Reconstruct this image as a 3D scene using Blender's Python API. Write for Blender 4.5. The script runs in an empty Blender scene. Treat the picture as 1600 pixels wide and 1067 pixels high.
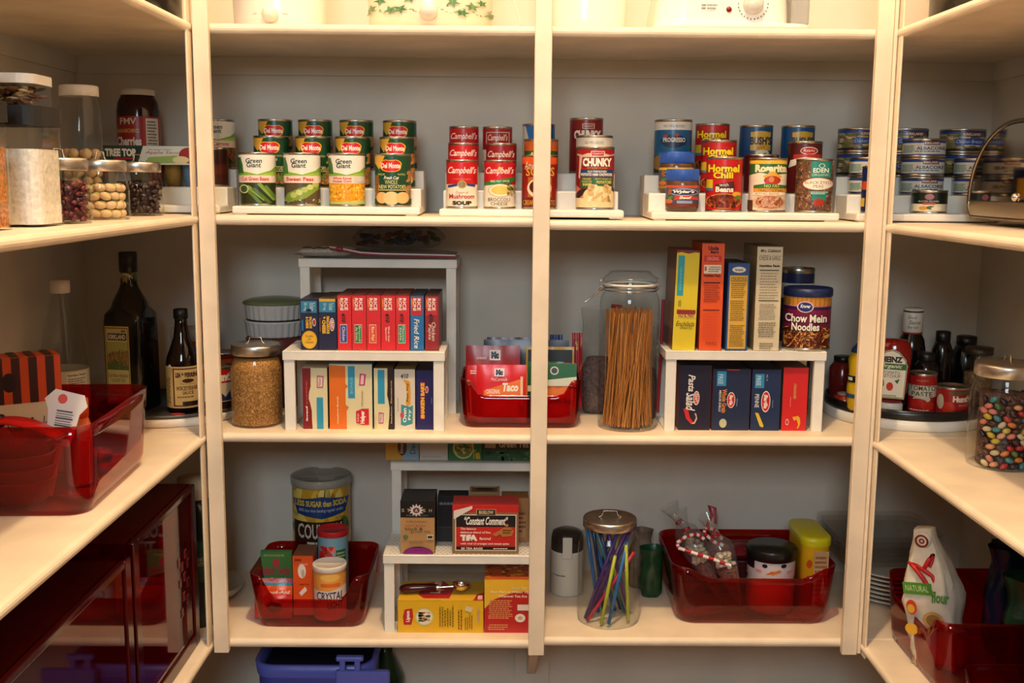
import bpy, bmesh, math, random
from mathutils import Vector, Matrix, noise
from mathutils.geometry import tessellate_polygon
random.seed(7)
SC = bpy.context.scene
COL = SC.collection
PI = math.pi

# ---------------------------------------------------------------- camera
FPX, PITCH, YAW, ROLL = 1664.55, -.14979, .00647, .00827
CAM = Vector((0, -2.2, 1.55))
FW = Vector((math.sin(YAW)*math.cos(PITCH), math.cos(YAW)*math.cos(PITCH), math.sin(PITCH)))
_r = Vector((math.cos(YAW), -math.sin(YAW), 0)); _u = _r.cross(FW)
RT = _r*math.cos(ROLL)+_u*math.sin(ROLL); UP = _u*math.cos(ROLL)-_r*math.sin(ROLL)
cam = bpy.data.objects.new('camera', bpy.data.cameras.new('camera')); COL.objects.link(cam)
cam.matrix_world = Matrix(((RT.x, UP.x, -FW.x, CAM.x), (RT.y, UP.y, -FW.y, CAM.y), (RT.z, UP.z, -FW.z, CAM.z), (0, 0, 0, 1)))
cam.data.sensor_width = 36; cam.data.lens = FPX*36/1600; cam.data.clip_start = .05
SC.camera = cam
# ---------------------------------------------------------------- light and exposure
SC.view_settings.view_transform = 'Standard'; SC.view_settings.look = 'None'
SC.view_settings.gamma = 1; SC.view_settings.use_curve_mapping = False
SC.view_settings.exposure = 0.0
w = bpy.data.worlds.new('world'); SC.world = w; w.use_nodes = True
w.node_tree.nodes['Background'].inputs[0].default_value = (1, .72, .48, 1)
w.node_tree.nodes['Background'].inputs[1].default_value = .06
def light(name, kind, loc, power, col, **k):
    l = bpy.data.lights.new(name, kind); l.energy = power; l.color = col
    for a, b in k.items(): setattr(l, a, b)
    o = bpy.data.objects.new(name, l); COL.objects.link(o); o.location = loc
    return o
light('ceiling_bulb', 'POINT', (.03, -1.08, 3.75), 166, (1, .735, .455), shadow_soft_size=.045)
_d = light('doorway_daylight', 'AREA', (-.2, -3.3, 2.35), 36, (.84, .98, 1.06), shape='RECTANGLE', size=.7, size_y=.7)
_d.rotation_euler = (math.radians(78), 0, math.radians(-3))

def at(px, py, x=None, y=None, z=None):
    "point of the place seen at a pixel, on the plane x=, y= or z="
    d = FW*FPX+RT*(px-800)+UP*(533.5-py)
    t = (x-CAM.x)/d.x if x is not None else (y-CAM.y)/d.y if y is not None else (z-CAM.z)/d.z
    return CAM+d*t
def X(px, y, py=500): return at(px, py, y=y).x

# ---------------------------------------------------------------- materials
_m = {}
def _lin(c):
    c = c.lstrip('#'); r = [int(c[i:i+2], 16)/255 for i in (0, 2, 4)]
    return [(v/12.92 if v <= .04045 else ((v+.055)/1.055)**2.4) for v in r]+[1]
def M(c, rough=.45, metal=0, kind=''):
    "procedural material: a colour with a faint noise in its roughness and tone"
    key = (c, rough, metal, kind)
    if key in _m: return _m[key]
    m = bpy.data.materials.new('paint_'+c.lstrip('#')); m.use_nodes = True; nt = m.node_tree; b = nt.nodes['Principled BSDF']
    L = _lin(c); b.inputs['Base Color'].default_value = L
    b.inputs['Roughness'].default_value = rough; b.inputs['Metallic'].default_value = metal
    if kind:
        tc = nt.nodes.new('ShaderNodeTexCoord'); n = nt.nodes.new('ShaderNodeTexNoise'); nt.links.new(tc.outputs['Object'], n.inputs['Vector'])
        sc, lo, hi, bump, dist = {'paint': (9, .9, 1.06, .04, .002), 'wall': (5, .93, 1.05, .06, .002), 'grain': (330, .45, 1.35, .6, .002),
            'flour': (120, .86, 1.1, .5, .004), 'dried': (150, .2, 2.1, .9, .006), 'paper': (40, .9, 1.08, .05, .001), 'brush': (60, .85, 1.1, .05, .001),
            'crumple': (30, .75, 1.2, .5, .006), 'cereal': (160, .5, 1.4, .8, .004)}[kind]
        n.inputs['Scale'].default_value = sc; n.inputs['Detail'].default_value = 4
        r = nt.nodes.new('ShaderNodeValToRGB'); nt.links.new(n.outputs['Fac'], r.inputs[0])
        r.color_ramp.elements[0].position = .35; r.color_ramp.elements[1].position = .65
        r.color_ramp.elements[0].color = [min(1, v*lo) for v in L[:3]]+[1]; r.color_ramp.elements[1].color = [min(1, v*hi) for v in L[:3]]+[1]
        nt.links.new(r.outputs[0], b.inputs['Base Color'])
        bp = nt.nodes.new('ShaderNodeBump'); bp.inputs['Strength'].default_value = bump; bp.inputs['Distance'].default_value = dist
        nt.links.new(n.outputs['Fac'], bp.inputs['Height']); nt.links.new(bp.outputs[0], b.inputs['Normal'])
    _m[key] = m
    return m
def clear(name, tint, ior=1.35, rough=.03, haze=None):
    "thin transparent sheet: tinted transparency under a fresnel gloss, optionally a little milky"
    if name in _m: return _m[name]
    m = bpy.data.materials.new(name); m.use_nodes = True; nt = m.node_tree; nt.nodes.clear()
    out = nt.nodes.new('ShaderNodeOutputMaterial'); tr = nt.nodes.new('ShaderNodeBsdfTransparent'); tr.inputs[0].default_value = (*tint, 1)
    last = tr
    if haze:
        df = nt.nodes.new('ShaderNodeBsdfDiffuse'); df.inputs[0].default_value = (*haze[:3], 1)
        mx = nt.nodes.new('ShaderNodeMixShader'); mx.inputs[0].default_value = haze[3]
        nt.links.new(tr.outputs[0], mx.inputs[1]); nt.links.new(df.outputs[0], mx.inputs[2]); last = mx
    gl = nt.nodes.new('ShaderNodeBsdfGlossy'); gl.inputs['Roughness'].default_value = rough
    fr = nt.nodes.new('ShaderNodeFresnel')   # same gloss on both faces of a thin sheet
    ge = nt.nodes.new('ShaderNodeNewGeometry'); mr = nt.nodes.new('ShaderNodeMapRange'); nt.links.new(ge.outputs['Backfacing'], mr.inputs[0])
    mr.inputs[3].default_value = ior; mr.inputs[4].default_value = 1/ior; nt.links.new(mr.outputs[0], fr.inputs[0])
    m2 = nt.nodes.new('ShaderNodeMixShader'); nt.links.new(fr.outputs[0], m2.inputs[0])
    nt.links.new(last.outputs[0], m2.inputs[1]); nt.links.new(gl.outputs[0], m2.inputs[2]); nt.links.new(m2.outputs[0], out.inputs[0])
    _m[name] = m
    return m
GLASS = clear('clear_glass', (.96, .97, .96), 1.4)
REDP = clear('red_acrylic', (.72, .04, .04), 1.48, .04, (.35, .004, .008, .07))
FILM = clear('clear_film', (.93, .93, .92), 1.5, .12, (.7, .68, .66, .06))
SHELF = M('#efdcc2', .42, 0, 'paint'); WALL = M('#d5ccbe', .7, 0, 'wall'); RACK = M('#f0ebe0', .35, 0, 'paint')
TIN = M('#b9b4aa', .28, 1); ALU = M('#cfc8be', .34, 1, 'brush'); CHROME = M('#cfcac4', .12, 1)

# ---------------------------------------------------------------- mesh builder
class MB:
    def __init__(s): s.v = []; s.f = []; s.m = []; s.sm = []; s.n = {}; s.mats = []
    def mi(s, mat):
        if mat not in s.mats: s.mats.append(mat)
        return s.mats.index(mat)
    def add(s, vs, fs, mat, smooth=False, norms=None):
        o = len(s.v); s.v += [tuple(p) for p in vs]; k = s.mi(mat)
        for f in fs: s.f.append([i+o for i in f]); s.m.append(k); s.sm.append(smooth)
        if norms:
            for i, n in enumerate(norms): s.n[o+i] = n
        return s
    def box(s, x0, y0, z0, x1, y1, z1, mat, mats=None):
        vs = [(x, y, z) for z in (z0, z1) for y in (y0, y1) for x in (x0, x1)]
        fs = {'bottom': (0, 2, 3, 1), 'top': (4, 5, 7, 6), 'front': (0, 1, 5, 4), 'back': (2, 6, 7, 3), 'left': (0, 4, 6, 2), 'right': (1, 3, 7, 5)}
        for k, f in fs.items(): s.add([vs[i] for i in f], [(0, 1, 2, 3)], (mats or {}).get(k, mat))
        return s
    def rbox(s, x0, y0, z0, x1, y1, z1, mat, b=.003, seg=2):
        bm = bmesh.new(); bmesh.ops.create_cube(bm, size=1)
        for v in bm.verts: v.co = ((x0+x1)/2+v.co.x*(x1-x0), (y0+y1)/2+v.co.y*(y1-y0), (z0+z1)/2+v.co.z*(z1-z0))
        bmesh.ops.bevel(bm, geom=bm.edges[:], offset=b, segments=seg, affect='EDGES', profile=.5)
        bm.verts.index_update()
        s.add([v.co[:] for v in bm.verts], [[v.index for v in f.verts] for f in bm.faces], mat); bm.free(); return s
    def lathe(s, prof, mat, n=32, c=(0, 0, 0), sx=1, sy=1, axis='z', smooth=True):
        vs = []; fs = []
        for r, z in prof:
            for i in range(n):
                a = 2*PI*i/n; p = (r*math.cos(a)*sx, r*math.sin(a)*sy, z)
                if axis == 'y': p = (p[0], -p[2], p[1])
                vs.append((p[0]+c[0], p[1]+c[1], p[2]+c[2]))
        for k in range(len(prof)-1):
            for i in range(n):
                j = (i+1) % n; f = (k*n+i, k*n+j, (k+1)*n+j, (k+1)*n+i)
                fs.append(f)
        s.add(vs, fs, mat, smooth); return s
    def disc(s, r, z, mat, n=32, c=(0, 0), sx=1, sy=1):
        s.add([(c[0]+r*math.cos(2*PI*i/n)*sx, c[1]+r*math.sin(2*PI*i/n)*sy, z) for i in range(n)], [list(range(n))], mat); return s
    def tube(s, pts, r, mat, n=8, cap=True):
        pts = [Vector(p) for p in pts]; vs = []; fs = []; up = None
        for k, p in enumerate(pts):
            t = (pts[min(k+1, len(pts)-1)]-pts[max(k-1, 0)]).normalized()
            if up is None: up = t.orthogonal().normalized()
            up = (up-t*up.dot(t)).normalized(); w_ = t.cross(up)
            rr = r[k] if isinstance(r, (list, tuple)) else r
            for i in range(n):
                a = 2*PI*i/n; vs.append(p+(up*math.cos(a)+w_*math.sin(a))*rr)
        for k in range(len(pts)-1):
            for i in range(n):
                j = (i+1) % n; fs.append((k*n+i, k*n+j, (k+1)*n+j, (k+1)*n+i))
        s.add(vs, fs, mat, True)
        if cap: s.add(vs[:n], [list(range(n))[::-1]], mat); s.add(vs[-n:], [list(range(n))], mat)
        return s
    def prism(s, poly, a0, a1, mat, axis='y', smooth=False):
        "extrude a 2D outline: axis y -> outline in x,z ; axis x -> outline in y,z ; axis z -> outline in x,y"
        def P(p, a): return (p[0], a, p[1]) if axis == 'y' else (a, p[0], p[1]) if axis == 'x' else (p[0], p[1], a)
        n = len(poly)
        s.add([P(p, a0) for p in poly]+[P(p, a1) for p in poly], [(i, (i+1) % n, n+(i+1) % n, n+i) for i in range(n)], mat, smooth)
        tri = tessellate_polygon([[Vector((p[0], p[1], 0)) for p in poly]])
        s.add([P(p, a0) for p in poly], [t for t in tri], mat); s.add([P(p, a1) for p in poly], [t[::-1] for t in tri], mat)
        return s
    def ball(s, c, rx, ry, rz, mat, n=10, rot=None):
        vs = []; fs = []; R = rot or Matrix.Identity(3)
        for k in range(n//2+1):
            ph = PI*k/(n//2)
            for i in range(n):
                a = 2*PI*i/n; q = R@Vector((rx*math.sin(ph)*math.cos(a), ry*math.sin(ph)*math.sin(a), -rz*math.cos(ph)))
                vs.append(Vector(c)+q)
        for k in range(n//2):
            for i in range(n):
                j = (i+1) % n; fs.append((k*n+i, k*n+j, (k+1)*n+j, (k+1)*n+i))
        s.add(vs, fs, mat, True); return s
    def mesh(s, name):
        me = bpy.data.meshes.new(name); me.from_pydata(s.v, [], s.f)
        for m in s.mats: me.materials.append(m)
        me.polygons.foreach_set('material_index', s.m); me.polygons.foreach_set('use_smooth', s.sm); me.update()
        if s.n:
            me.validate()
            ns = [s.n.get(i) or tuple(me.vertices[i].normal) for i in range(len(me.vertices))]
            me.normals_split_custom_set_from_vertices(ns)
        return me
    def build(s, name, parent=None, loc=None, rot=None, mod=None):
        o = bpy.data.objects.new(name, s.mesh(name)); COL.objects.link(o)
        if parent: o.parent = parent
        if loc is not None: o.location = loc
        if rot is not None: o.rotation_euler = rot
        if mod:
            if 'solid' in mod: m = o.modifiers.new('thickness', 'SOLIDIFY'); m.thickness = mod['solid']; m.offset = mod.get('off', 0)
            if 'bevel' in mod: m = o.modifiers.new('bevel', 'BEVEL'); m.width = mod['bevel']; m.segments = 2; m.limit_method = 'ANGLE'
        return o
def tag(o, label, cat, group=None, kind=None):
    if label: o['label'] = label
    if cat: o['category'] = cat
    if group: o['group'] = group
    if kind: o['kind'] = kind
    return o
def thing(name, label, cat, loc=(0, 0, 0), rz=0, group=None):
    o = bpy.data.objects.new(name, None); COL.objects.link(o); o.empty_display_size = .02
    o.location = loc; o.rotation_euler = (0, 0, rz) if not isinstance(rz, tuple) else rz
    return tag(o, label, cat, group)
def struct(name, mb, **k):
    o = mb.build(name, **k); o['kind'] = 'structure'; return o

# ---------------------------------------------------------------- printed artwork
_t = {}
def textmesh(s, bold=0, shear=0, res=2):
    k = (s, bold, shear, res)
    if k in _t: return _t[k]
    c = bpy.data.curves.new('t', 'FONT'); c.body = s; c.offset = bold; c.shear = shear; c.resolution_u = res
    o = bpy.data.objects.new('t', c); COL.objects.link(o); bpy.context.view_layer.update()
    me = bpy.data.meshes.new_from_object(o.evaluated_get(bpy.context.evaluated_depsgraph_get()))
    vs = [(v.co.x, v.co.y) for v in me.vertices]; fs = [list(p.vertices) for p in me.polygons]
    bpy.data.objects.remove(o); bpy.data.curves.remove(c); bpy.data.meshes.remove(me)
    if vs:
        x0 = min(v[0] for v in vs); x1 = max(v[0] for v in vs); y0 = min(v[1] for v in vs); y1 = max(v[1] for v in vs)
        vs = [((x-x0)/max(x1-x0, 1e-6), (y-y0)/max(y1-y0, 1e-6)) for x, y in vs]
    _t[k] = (vs, fs); return _t[k]
def R(x0, y0, x1, y1, c): return ('p', [[(x0, y0), (x1, y0), (x1, y1), (x0, y1)]], c)
def B(v0, v1, c): return ('b', v0, v1, c)
def E(cx, cy, rx, ry, c, n=20): return ('p', [[(cx+rx*math.cos(2*PI*i/n), cy+ry*math.sin(2*PI*i/n)) for i in range(n)]], c)
def P(pts, c):
    tri = tessellate_polygon([[Vector((p[0], p[1], 0)) for p in pts]])
    return ('p', [[pts[i] for i in t] for t in tri], c)
def T(s, x0, y0, x1, y1, c, rot=0, bold=0, shear=0, res=2):
    vs, fs = textmesh(s, bold, shear, res)
    def q(p):
        a, b = p
        if rot == 90: a, b = 1-b, a
        elif rot == -90: a, b = b, 1-a
        elif rot == 180: a, b = 1-a, 1-b
        return (x0+a*(x1-x0), y0+b*(y1-y0))
    return ('p', [[q(vs[i]) for i in f] for f in fs], c)
def TO(s, x0, y0, x1, y1, c, out, g=.012, **k):
    "lettering with an outline or drop colour"
    d = k.pop('d', 0)
    return [T(s, x0-g+d, y0-g-d, x1+g+d, y1+g-d, out, bold=k.get('bold', 0)+.05, **{a: b for a, b in k.items() if a != 'bold'}), T(s, x0, y0, x1, y1, c, **k)]
def LN(x0, y0, x1, y1, n, c, fill=.55, vert=False, seed=1):
    "rows of print too small to read"
    rd = random.Random(seed); ps = []
    for i in range(n):
        if vert:
            h = (x1-x0)/n; a = x0+h*(i+.2); b = a+h*fill; s0 = y0+rd.random()*.08*(y1-y0); e = y1-rd.random()*.25*(y1-y0)
            while s0 < e:
                l = (y1-y0)*rd.uniform(.05, .14); t = min(e, s0+l); ps.append([(a, s0), (b, s0), (b, t), (a, t)]); s0 = t+(y1-y0)*.025
        else:
            h = (y1-y0)/n; a = y0+h*(i+.2); b = a+h*fill; s0 = x0+rd.random()*.06*(x1-x0); e = x1-rd.random()*.2*(x1-x0)
            while s0 < e:
                l = (x1-x0)*rd.uniform(.06, .16); t = min(e, s0+l); ps.append([(s0, a), (t, a), (t, b), (s0, b)]); s0 = t+(x1-x0)*.025
    return ('p', ps, c)
def SCAT(x0, y0, x1, y1, n, cols, a=.05, b=.03, seed=1, inside=None):
    "pictures of loose food: many small ellipses in several colours"
    rd = random.Random(seed); out = {c: [] for c in cols}
    for i in range(n):
        cx = rd.uniform(x0, x1); cy = rd.uniform(y0, y1)
        if inside and not inside(cx, cy): continue
        th = rd.uniform(0, PI); ra = a*rd.uniform(.6, 1.2); rb = b*rd.uniform(.6, 1.2); c = rd.choice(cols)
        pts = []
        for j in range(7):
            t = 2*PI*j/7; u = ra*math.cos(t); v = rb*math.sin(t)
            pts.append((min(x1, max(x0, cx+u*math.cos(th)-v*math.sin(th))), min(y1, max(y0, cy+u*math.sin(th)+v*math.cos(th)))))
        out[c].append(pts)
    return [('p', ps, c) for c, ps in out.items() if ps]
def ccw(p):
    a = sum(p[i][0]*p[(i+1) % len(p)][1]-p[(i+1) % len(p)][0]*p[i][1] for i in range(len(p)))
    return p if a >= 0 else p[::-1]
def flat(art):
    o = []
    for a in art: o += flat(a) if isinstance(a, list) else [a]
    return o
EPS = .00011
def art_flat(mb, art, O, U, V, rough=.4, eps=EPS):
    O, U, V = Vector(O), Vector(U), Vector(V); N = U.cross(V).normalized()
    for k, a in enumerate(flat(art)):
        if a[0] == 'b': a = R(0, a[1], 1, a[2], a[3])
        vs = []; fs = []
        for p in map(ccw, a[1]):
            fs.append(list(range(len(vs), len(vs)+len(p))))
            vs += [O+U*q[0]+V*q[1]+N*(eps*(k+1)) for q in p]
        mb.add(vs, fs, M(a[2], rough))
def _clip(poly, x, keep_right):
    out = []; n = len(poly)
    for i in range(n):
        p, q = poly[i], poly[(i+1) % n]; a = (p[0] >= x) == keep_right or p[0] == x; b = (q[0] >= x) == keep_right or q[0] == x
        if a: out.append(p)
        if a != b and p[0] != q[0]:
            t = (x-p[0])/(q[0]-p[0]); out.append((x, p[1]+t*(q[1]-p[1])))
    return out
def art_cyl(mb, art, Rr, z0, z1, n=48, rough=.3, base=None, prof=None, sx=1, eps=.00007):
    "artwork on the camera side (-y) of a round thing; u runs across the visible face, v up the height"
    half = n//2; th = [PI*(i/half)-PI/2 for i in range(half+1)]; us = [(math.sin(t)+1)/2 for t in th]
    rad = prof or (lambda v: Rr)
    full = [2*PI*i/n for i in range(n)]
    arts = flat(art)
    if base: arts = [B(0, 1, base)]+arts
    def pt(t, v, k): r = rad(v)+eps*(k+1); return (r*math.sin(t)*sx, -r*math.cos(t), z0+v*(z1-z0))
    for k, a in enumerate(arts):
        if a[0] == 'b':
            vs = []; ns = []; vv = [a[1], a[2]] if not prof else [a[1]+(a[2]-a[1])*j/6 for j in range(7)]
            for v in vv:
                for t in full: vs.append(pt(t, v, k)); ns.append((math.sin(t), -math.cos(t), 0))
            mb.add(vs, [(m*n+i, m*n+(i+1) % n, (m+1)*n+(i+1) % n, (m+1)*n+i) for m in range(len(vv)-1) for i in range(n)], M(a[3], rough), True, ns); continue
        vs = []; fs = []; ns = []
        for p in map(ccw, a[1]):
            lo = min(q[0] for q in p); hi = max(q[0] for q in p)
            for i in range(half):
                if us[i+1] <= lo or us[i] >= hi: continue
                c = p
                if lo < us[i]: c = _clip(c, us[i], True)
                if len(c) > 2 and hi > us[i+1]: c = _clip(c, us[i+1], False)
                if len(c) < 3: continue
                f = []
                for q in c:
                    w_ = min(1, max(0, (q[0]-us[i])/(us[i+1]-us[i]))); A = Vector(pt(th[i], q[1], k)); Bq = Vector(pt(th[i+1], q[1], k))
                    t = th[i]+(th[i+1]-th[i])*w_; f.append(len(vs)); vs.append(A.lerp(Bq, w_)); ns.append((math.sin(t), -math.cos(t), 0))
                fs.append(f)
        if vs: mb.add(vs, fs, M(a[2], rough), True, ns)

# ================================================================ the room
ZB, XL, XR, YB, ZC = 0.0, -1.03, 1.17, .415, 3.86
struct('floor', MB().box(XL-.1, -2.6, -.05, XR+.1, YB+.1, 0, M('#8a6d4f', .5, 0, 'paint')))
struct('ceiling', MB().box(XL-.1, -2.6, ZC, XR+.1, YB+.1, ZC+.05, M('#e6dccb', .8, 0, 'wall')))
struct('wall_back', MB().box(XL-.1, YB, 0, XR+.1, YB+.1, ZC, WALL))
struct('wall_left', MB().box(XL-.1, -2.6, 0, XL, YB, ZC, WALL))
struct('wall_right', MB().box(XR, -2.6, 0, XR+.1, YB, ZC, WALL))
# shelf tops by bay
S = {1: (1.857, 1.857), 2: (1.4755, 1.4703), 3: (1.0168, 1.0164), 4: (.5569, .5640)}
TH = .0205
XNL, XNR = -.628, .776
def nose(y0, y1, z):          # profile of a board whose rounded edge is at y0
    r = TH/2; pts = [(y1, z-TH), (y1, z)]
    for i in range(9):
        a = PI/2+PI*i/8; pts.append((y0+r+r*math.cos(a), z-r+r*math.sin(a)))
    return pts
lv = {1: 'topmost', 2: 'upper', 3: 'middle', 4: 'lowest'}
nt = 1
for k, (za, zb) in S.items():
    for side, z, x0, x1 in (('left', za, XL, .071), ('right', zb, .071, XR)):
        m = MB().prism(nose(.001, YB, z), x0, x1, SHELF, axis='x', smooth=False)
        tag(m.build('wooden_shelf'), f'{lv[k]} cream painted shelf board across the {side} half of the back wall', 'shelf')
    for side, z in (('left', za), ('right', zb)):
        xn, xw, s = (XNL, XL, 1) if side == 'left' else (XNR, XR, -1)
        pts = [(xw, z-TH), (xw, z)]; r = TH/2
        for i in range(9):
            a = PI/2-PI*i/8; pts.append((xn-s*r+s*r*math.cos(a), z-r+r*math.sin(a)))
        tag(MB().prism(pts, -2.0, 0.0, SHELF, axis='y').build('wooden_shelf'), f'{lv[k]} cream painted shelf board running along the {side} side wall', 'shelf')
    # cleats under the boards
    for side, z, x0, x1 in (('left', za, XL, .071), ('right', zb, .071, XR)):
        struct(f'trim_{nt}', MB().box(x0, YB-.008, z-TH-.042, x1, YB, z-TH, WALL)); nt += 1
    struct(f'trim_{nt}', MB().box(XL, -2.0, za-TH-.042, XL+.008, YB-.008, za-TH, WALL)); nt += 1
    struct(f'trim_{nt}', MB().box(XR-.008, -2.0, zb-TH-.042, XR, YB-.008, zb-TH, WALL)); nt += 1
# upright face strips
def strip(x0, x1, y0, y1, z0):
    global nt
    struct(f'trim_{nt}', MB().rbox(x0, y0, z0, x1, y1, ZC, SHELF, .0015, 1)); nt += 1
strip(-.6257, -.5943, -.016, .0, .533); strip(.0549, .0892, -.016, .0, .531); strip(.7370, .7694, -.016, .0, .536)
strip(-.6350, -.6310, -.036, -.001, .535); strip(.7790, .783, -.036, -.001, .536)
strip(.7700, .7770, -.018, -.001, .54)
struct(f'trim_{nt}', MB().box(.032, YB-.02, .264, .119, YB, .5365, WALL)); nt += 1
struct(f'trim_{nt}', MB().prism([(0.02, .5365), (YB-.02, .5365), (YB-.02, .29)], .062, .082, SHELF, axis='x')); nt += 1

# ================================================================ builders
def put(o, label, cat, group=None): return tag(o, label, cat, group)
FACE = lambda x, y: math.atan2(-x, 2.2+y)*-1   # turn a printed front towards the door
_can = {}
def tin_can(key, R0, H, art, base, name='tin_can', lid='', label='', cat='can', group=None, loc=(0, 0, 0), yaw=None, pull=False):
    x, y, z = loc
    rz = -math.atan2(x, y+2.2) if yaw is None else yaw
    t = thing(name, label, cat, loc, rz, group)
    if key not in _can:
        r = R0; b = MB()
        b.lathe([(0.0001, .001), (r*.93, .001), (r*.985, 0), (r, .001), (r, .0035), (r*.975, .005), (r*.975, H-.005), (r, H-.0035), (r, H-.0005), (r*.985, H), (r*.95, H-.0005), (r*.94, H-.004), (r*.55, H-.004), (r*.5, H-.0035), (.0001, H-.0035)], TIN, 48)
        l = MB(); art_cyl(l, art, r*.982, .0052, H-.0052, base=base)
        _can[key] = (b.mesh('can_body'), l.mesh('paper_label'))
    for nm, me in zip(('can_body', 'paper_label'), _can[key]):
        o = bpy.data.objects.new(nm, me); COL.objects.link(o); o.parent = t
    return t
def carton(x0, x1, y0, dep, z, h, front, art=(), top=None, side=None, left_art=(), top_art=(), lab='', cat='box', name='food_carton', group=None, rz=0, tilt=0, lift=None, right_art=()):
    "a folded card box: body with top flap seam and rounded folds; printed front, top and side; origin at the front left foot"
    w_ = x1-x0; side = side or front; top = top or side; mb = MB()
    mb.box(0, 0, 0, w_, dep, h, M(front), {'top': M(top), 'left': M(side), 'right': M(side), 'front': M(front)})
    mb.box(.0006, -.0004, h*.997-.0002, w_-.0006, dep*.5, h+.0007, M(top))
    mb.box(.0004, .0008, 0, w_+.0007, .012, h-.0006, M(side))
    art_flat(mb, art, (0, -.0004, 0), (w_, 0, 0), (0, 0, h))
    if top_art: art_flat(mb, top_art, (0, 0, h+.0007), (w_, 0, 0), (0, dep, 0))
    if right_art: art_flat(mb, right_art, (w_+.0007, 0, 0), (0, dep, 0), (0, 0, h))
    if left_art: art_flat(mb, left_art, (0, dep, 0), (0, -dep, 0), (0, 0, h))
    o = mb.build(name, loc=(x0, y0, z), rot=(0, tilt, rz))
    return tag(o, lab, cat, group)
def cpx(l, r, ptop, bot, y, z, dep, front, art=(), **k):
    "carton whose front fills pixels l..r, up to row top, standing on height z with its front at depth y"
    a = at(l, bot, y=y); b = at(r, bot, y=y); tz = at((l+r)/2, ptop, y=y).z
    return carton(a.x, b.x-.0012, y, dep, z, tz-z, front, art, **k)
def wire_handle(w_, h, r=.0013):
    return MB().tube([(-w_*.75, 0, .001), (-w_*.6, 0, .0015), (-w_*.5, 0, h*.5), (-w_*.45, 0, h), (-w_*.2, 0, h*1.02), (w_*.2, 0, h*1.02), (w_*.45, 0, h), (w_*.5, 0, h*.5), (w_*.6, 0, .0015), (w_*.75, 0, .001)], r, ALU)
def lid_jar(label, loc, R0, H, lidr=.86, lidh=.018, rz=0, name='glass_jar', handle=True, hh=.013, shoulder=.16):
    "straight-sided jar with a pressed metal lid and a bent wire grip; returns the root"
    t = thing(name, label, 'jar', loc, rz)
    hb = H-lidh; s = hb*(1-shoulder)
    MB().lathe([(.0001, .003), (R0*.9, .003), (R0*.97, .0), (R0, .008), (R0, s*.9), (R0*.985, s), (R0*.93, s+(hb-s)*.45), (R0*lidr*.94, s+(hb-s)*.75), (R0*lidr*.93, hb+.004)], GLASS, 48).build('glass_body', t)
    L = R0*lidr
    lid = MB().lathe([(L*.97, hb-.001), (L, hb), (L, hb+lidh*.8), (L*.97, hb+lidh), (L*.9, hb+lidh*.95), (.0001, hb+lidh*1.02)], ALU, 48).build('lid', t)
    if handle: wire_handle(L*.55, hh).build('grip', lid, loc=(0, 0, hb+lidh))
    return t
def rr(w_, d, r, n=6, side=6):
    "rounded rectangle outline, counter-clockwise from front left, centred"
    pts = []
    for cx, cy, a0 in ((w_/2-r, -d/2+r, -PI/2), (w_/2-r, d/2-r, 0), (-w_/2+r, d/2-r, PI/2), (-w_/2+r, -d/2+r, PI)):
        for i in range(n+1):
            a = a0+PI/2*i/n; pts.append((cx+r*math.cos(a), cy+r*math.sin(a)))
    out = []
    for i, p in enumerate(pts):
        q = pts[(i+1) % len(pts)]; out.append(p)
        if (Vector(p)-Vector(q)).length > r*.6+.01:
            for j in range(1, side): out.append((p[0]+(q[0]-p[0])*j/side, p[1]+(q[1]-p[1])*j/side))
    return out
def acrylic_bin(label, loc, w_, d, h, hf, rz=0, taper=.9, cr=.03, group='translucent red storage bins'):
    "tapered translucent bin with rounded corners and a scooped front rim"
    ring = rr(w_, d, cr, 6, 14); n = len(ring); vs = []; fs = []
    def rim(x, y):
        if y > -d/2+cr*1.1: return h
        t = (abs(x)-(w_/2-cr*2.0))/(cr*1.25); t = min(1, max(0, t)); t = t*t*(3-2*t)
        return hf+(h-hf)*t
    K = 6
    for k in range(K+1):
        for x, y in ring:
            f = k/K; s = taper+(1-taper)*f; b = .0 if k else .94
            ss = s if k else s*.97
            vs.append((x*ss, y*ss, rim(x, y)*f if k else 0))
    for k in range(K):
        for i in range(n): j = (i+1) % n; fs.append((k*n+i, k*n+j, (k+1)*n+j, (k+1)*n+i))
    fs.append(list(range(n))[::-1])
    m = MB().add(vs, fs, REDP, True)
    o = m.build('storage_bin', loc=loc, rot=(0, 0, rz), mod={'solid': .0028, 'off': 0})
    return tag(o, label, 'bin', group)
def step_rack(x0, x1, y0, z, label, rises=(.018, .0555, .0945), treads=(.083, .082, .082)):
    t = thing('step_rack', label, 'can rack', (x0, y0, z)); w_ = x1-x0; y = 0
    for k, (r, d) in enumerate(zip(rises, treads)):
        ins = .0 if k == 0 else .004
        b = MB()
        if k == 0:
            b.rbox(0, 0, .0025, w_, d+.002, r, RACK, .004, 2)
            b.box(.006, .006, 0, .03, .03, .004, RACK).box(w_-.03, .006, 0, w_-.006, .03, .004, RACK)
        else: b.rbox(ins, y+.001, .0025, w_-ins, y+d, r, RACK, .003, 2)
        b.build('front_tray' if k == 0 else 'step', t); y += d
    return t
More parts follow.
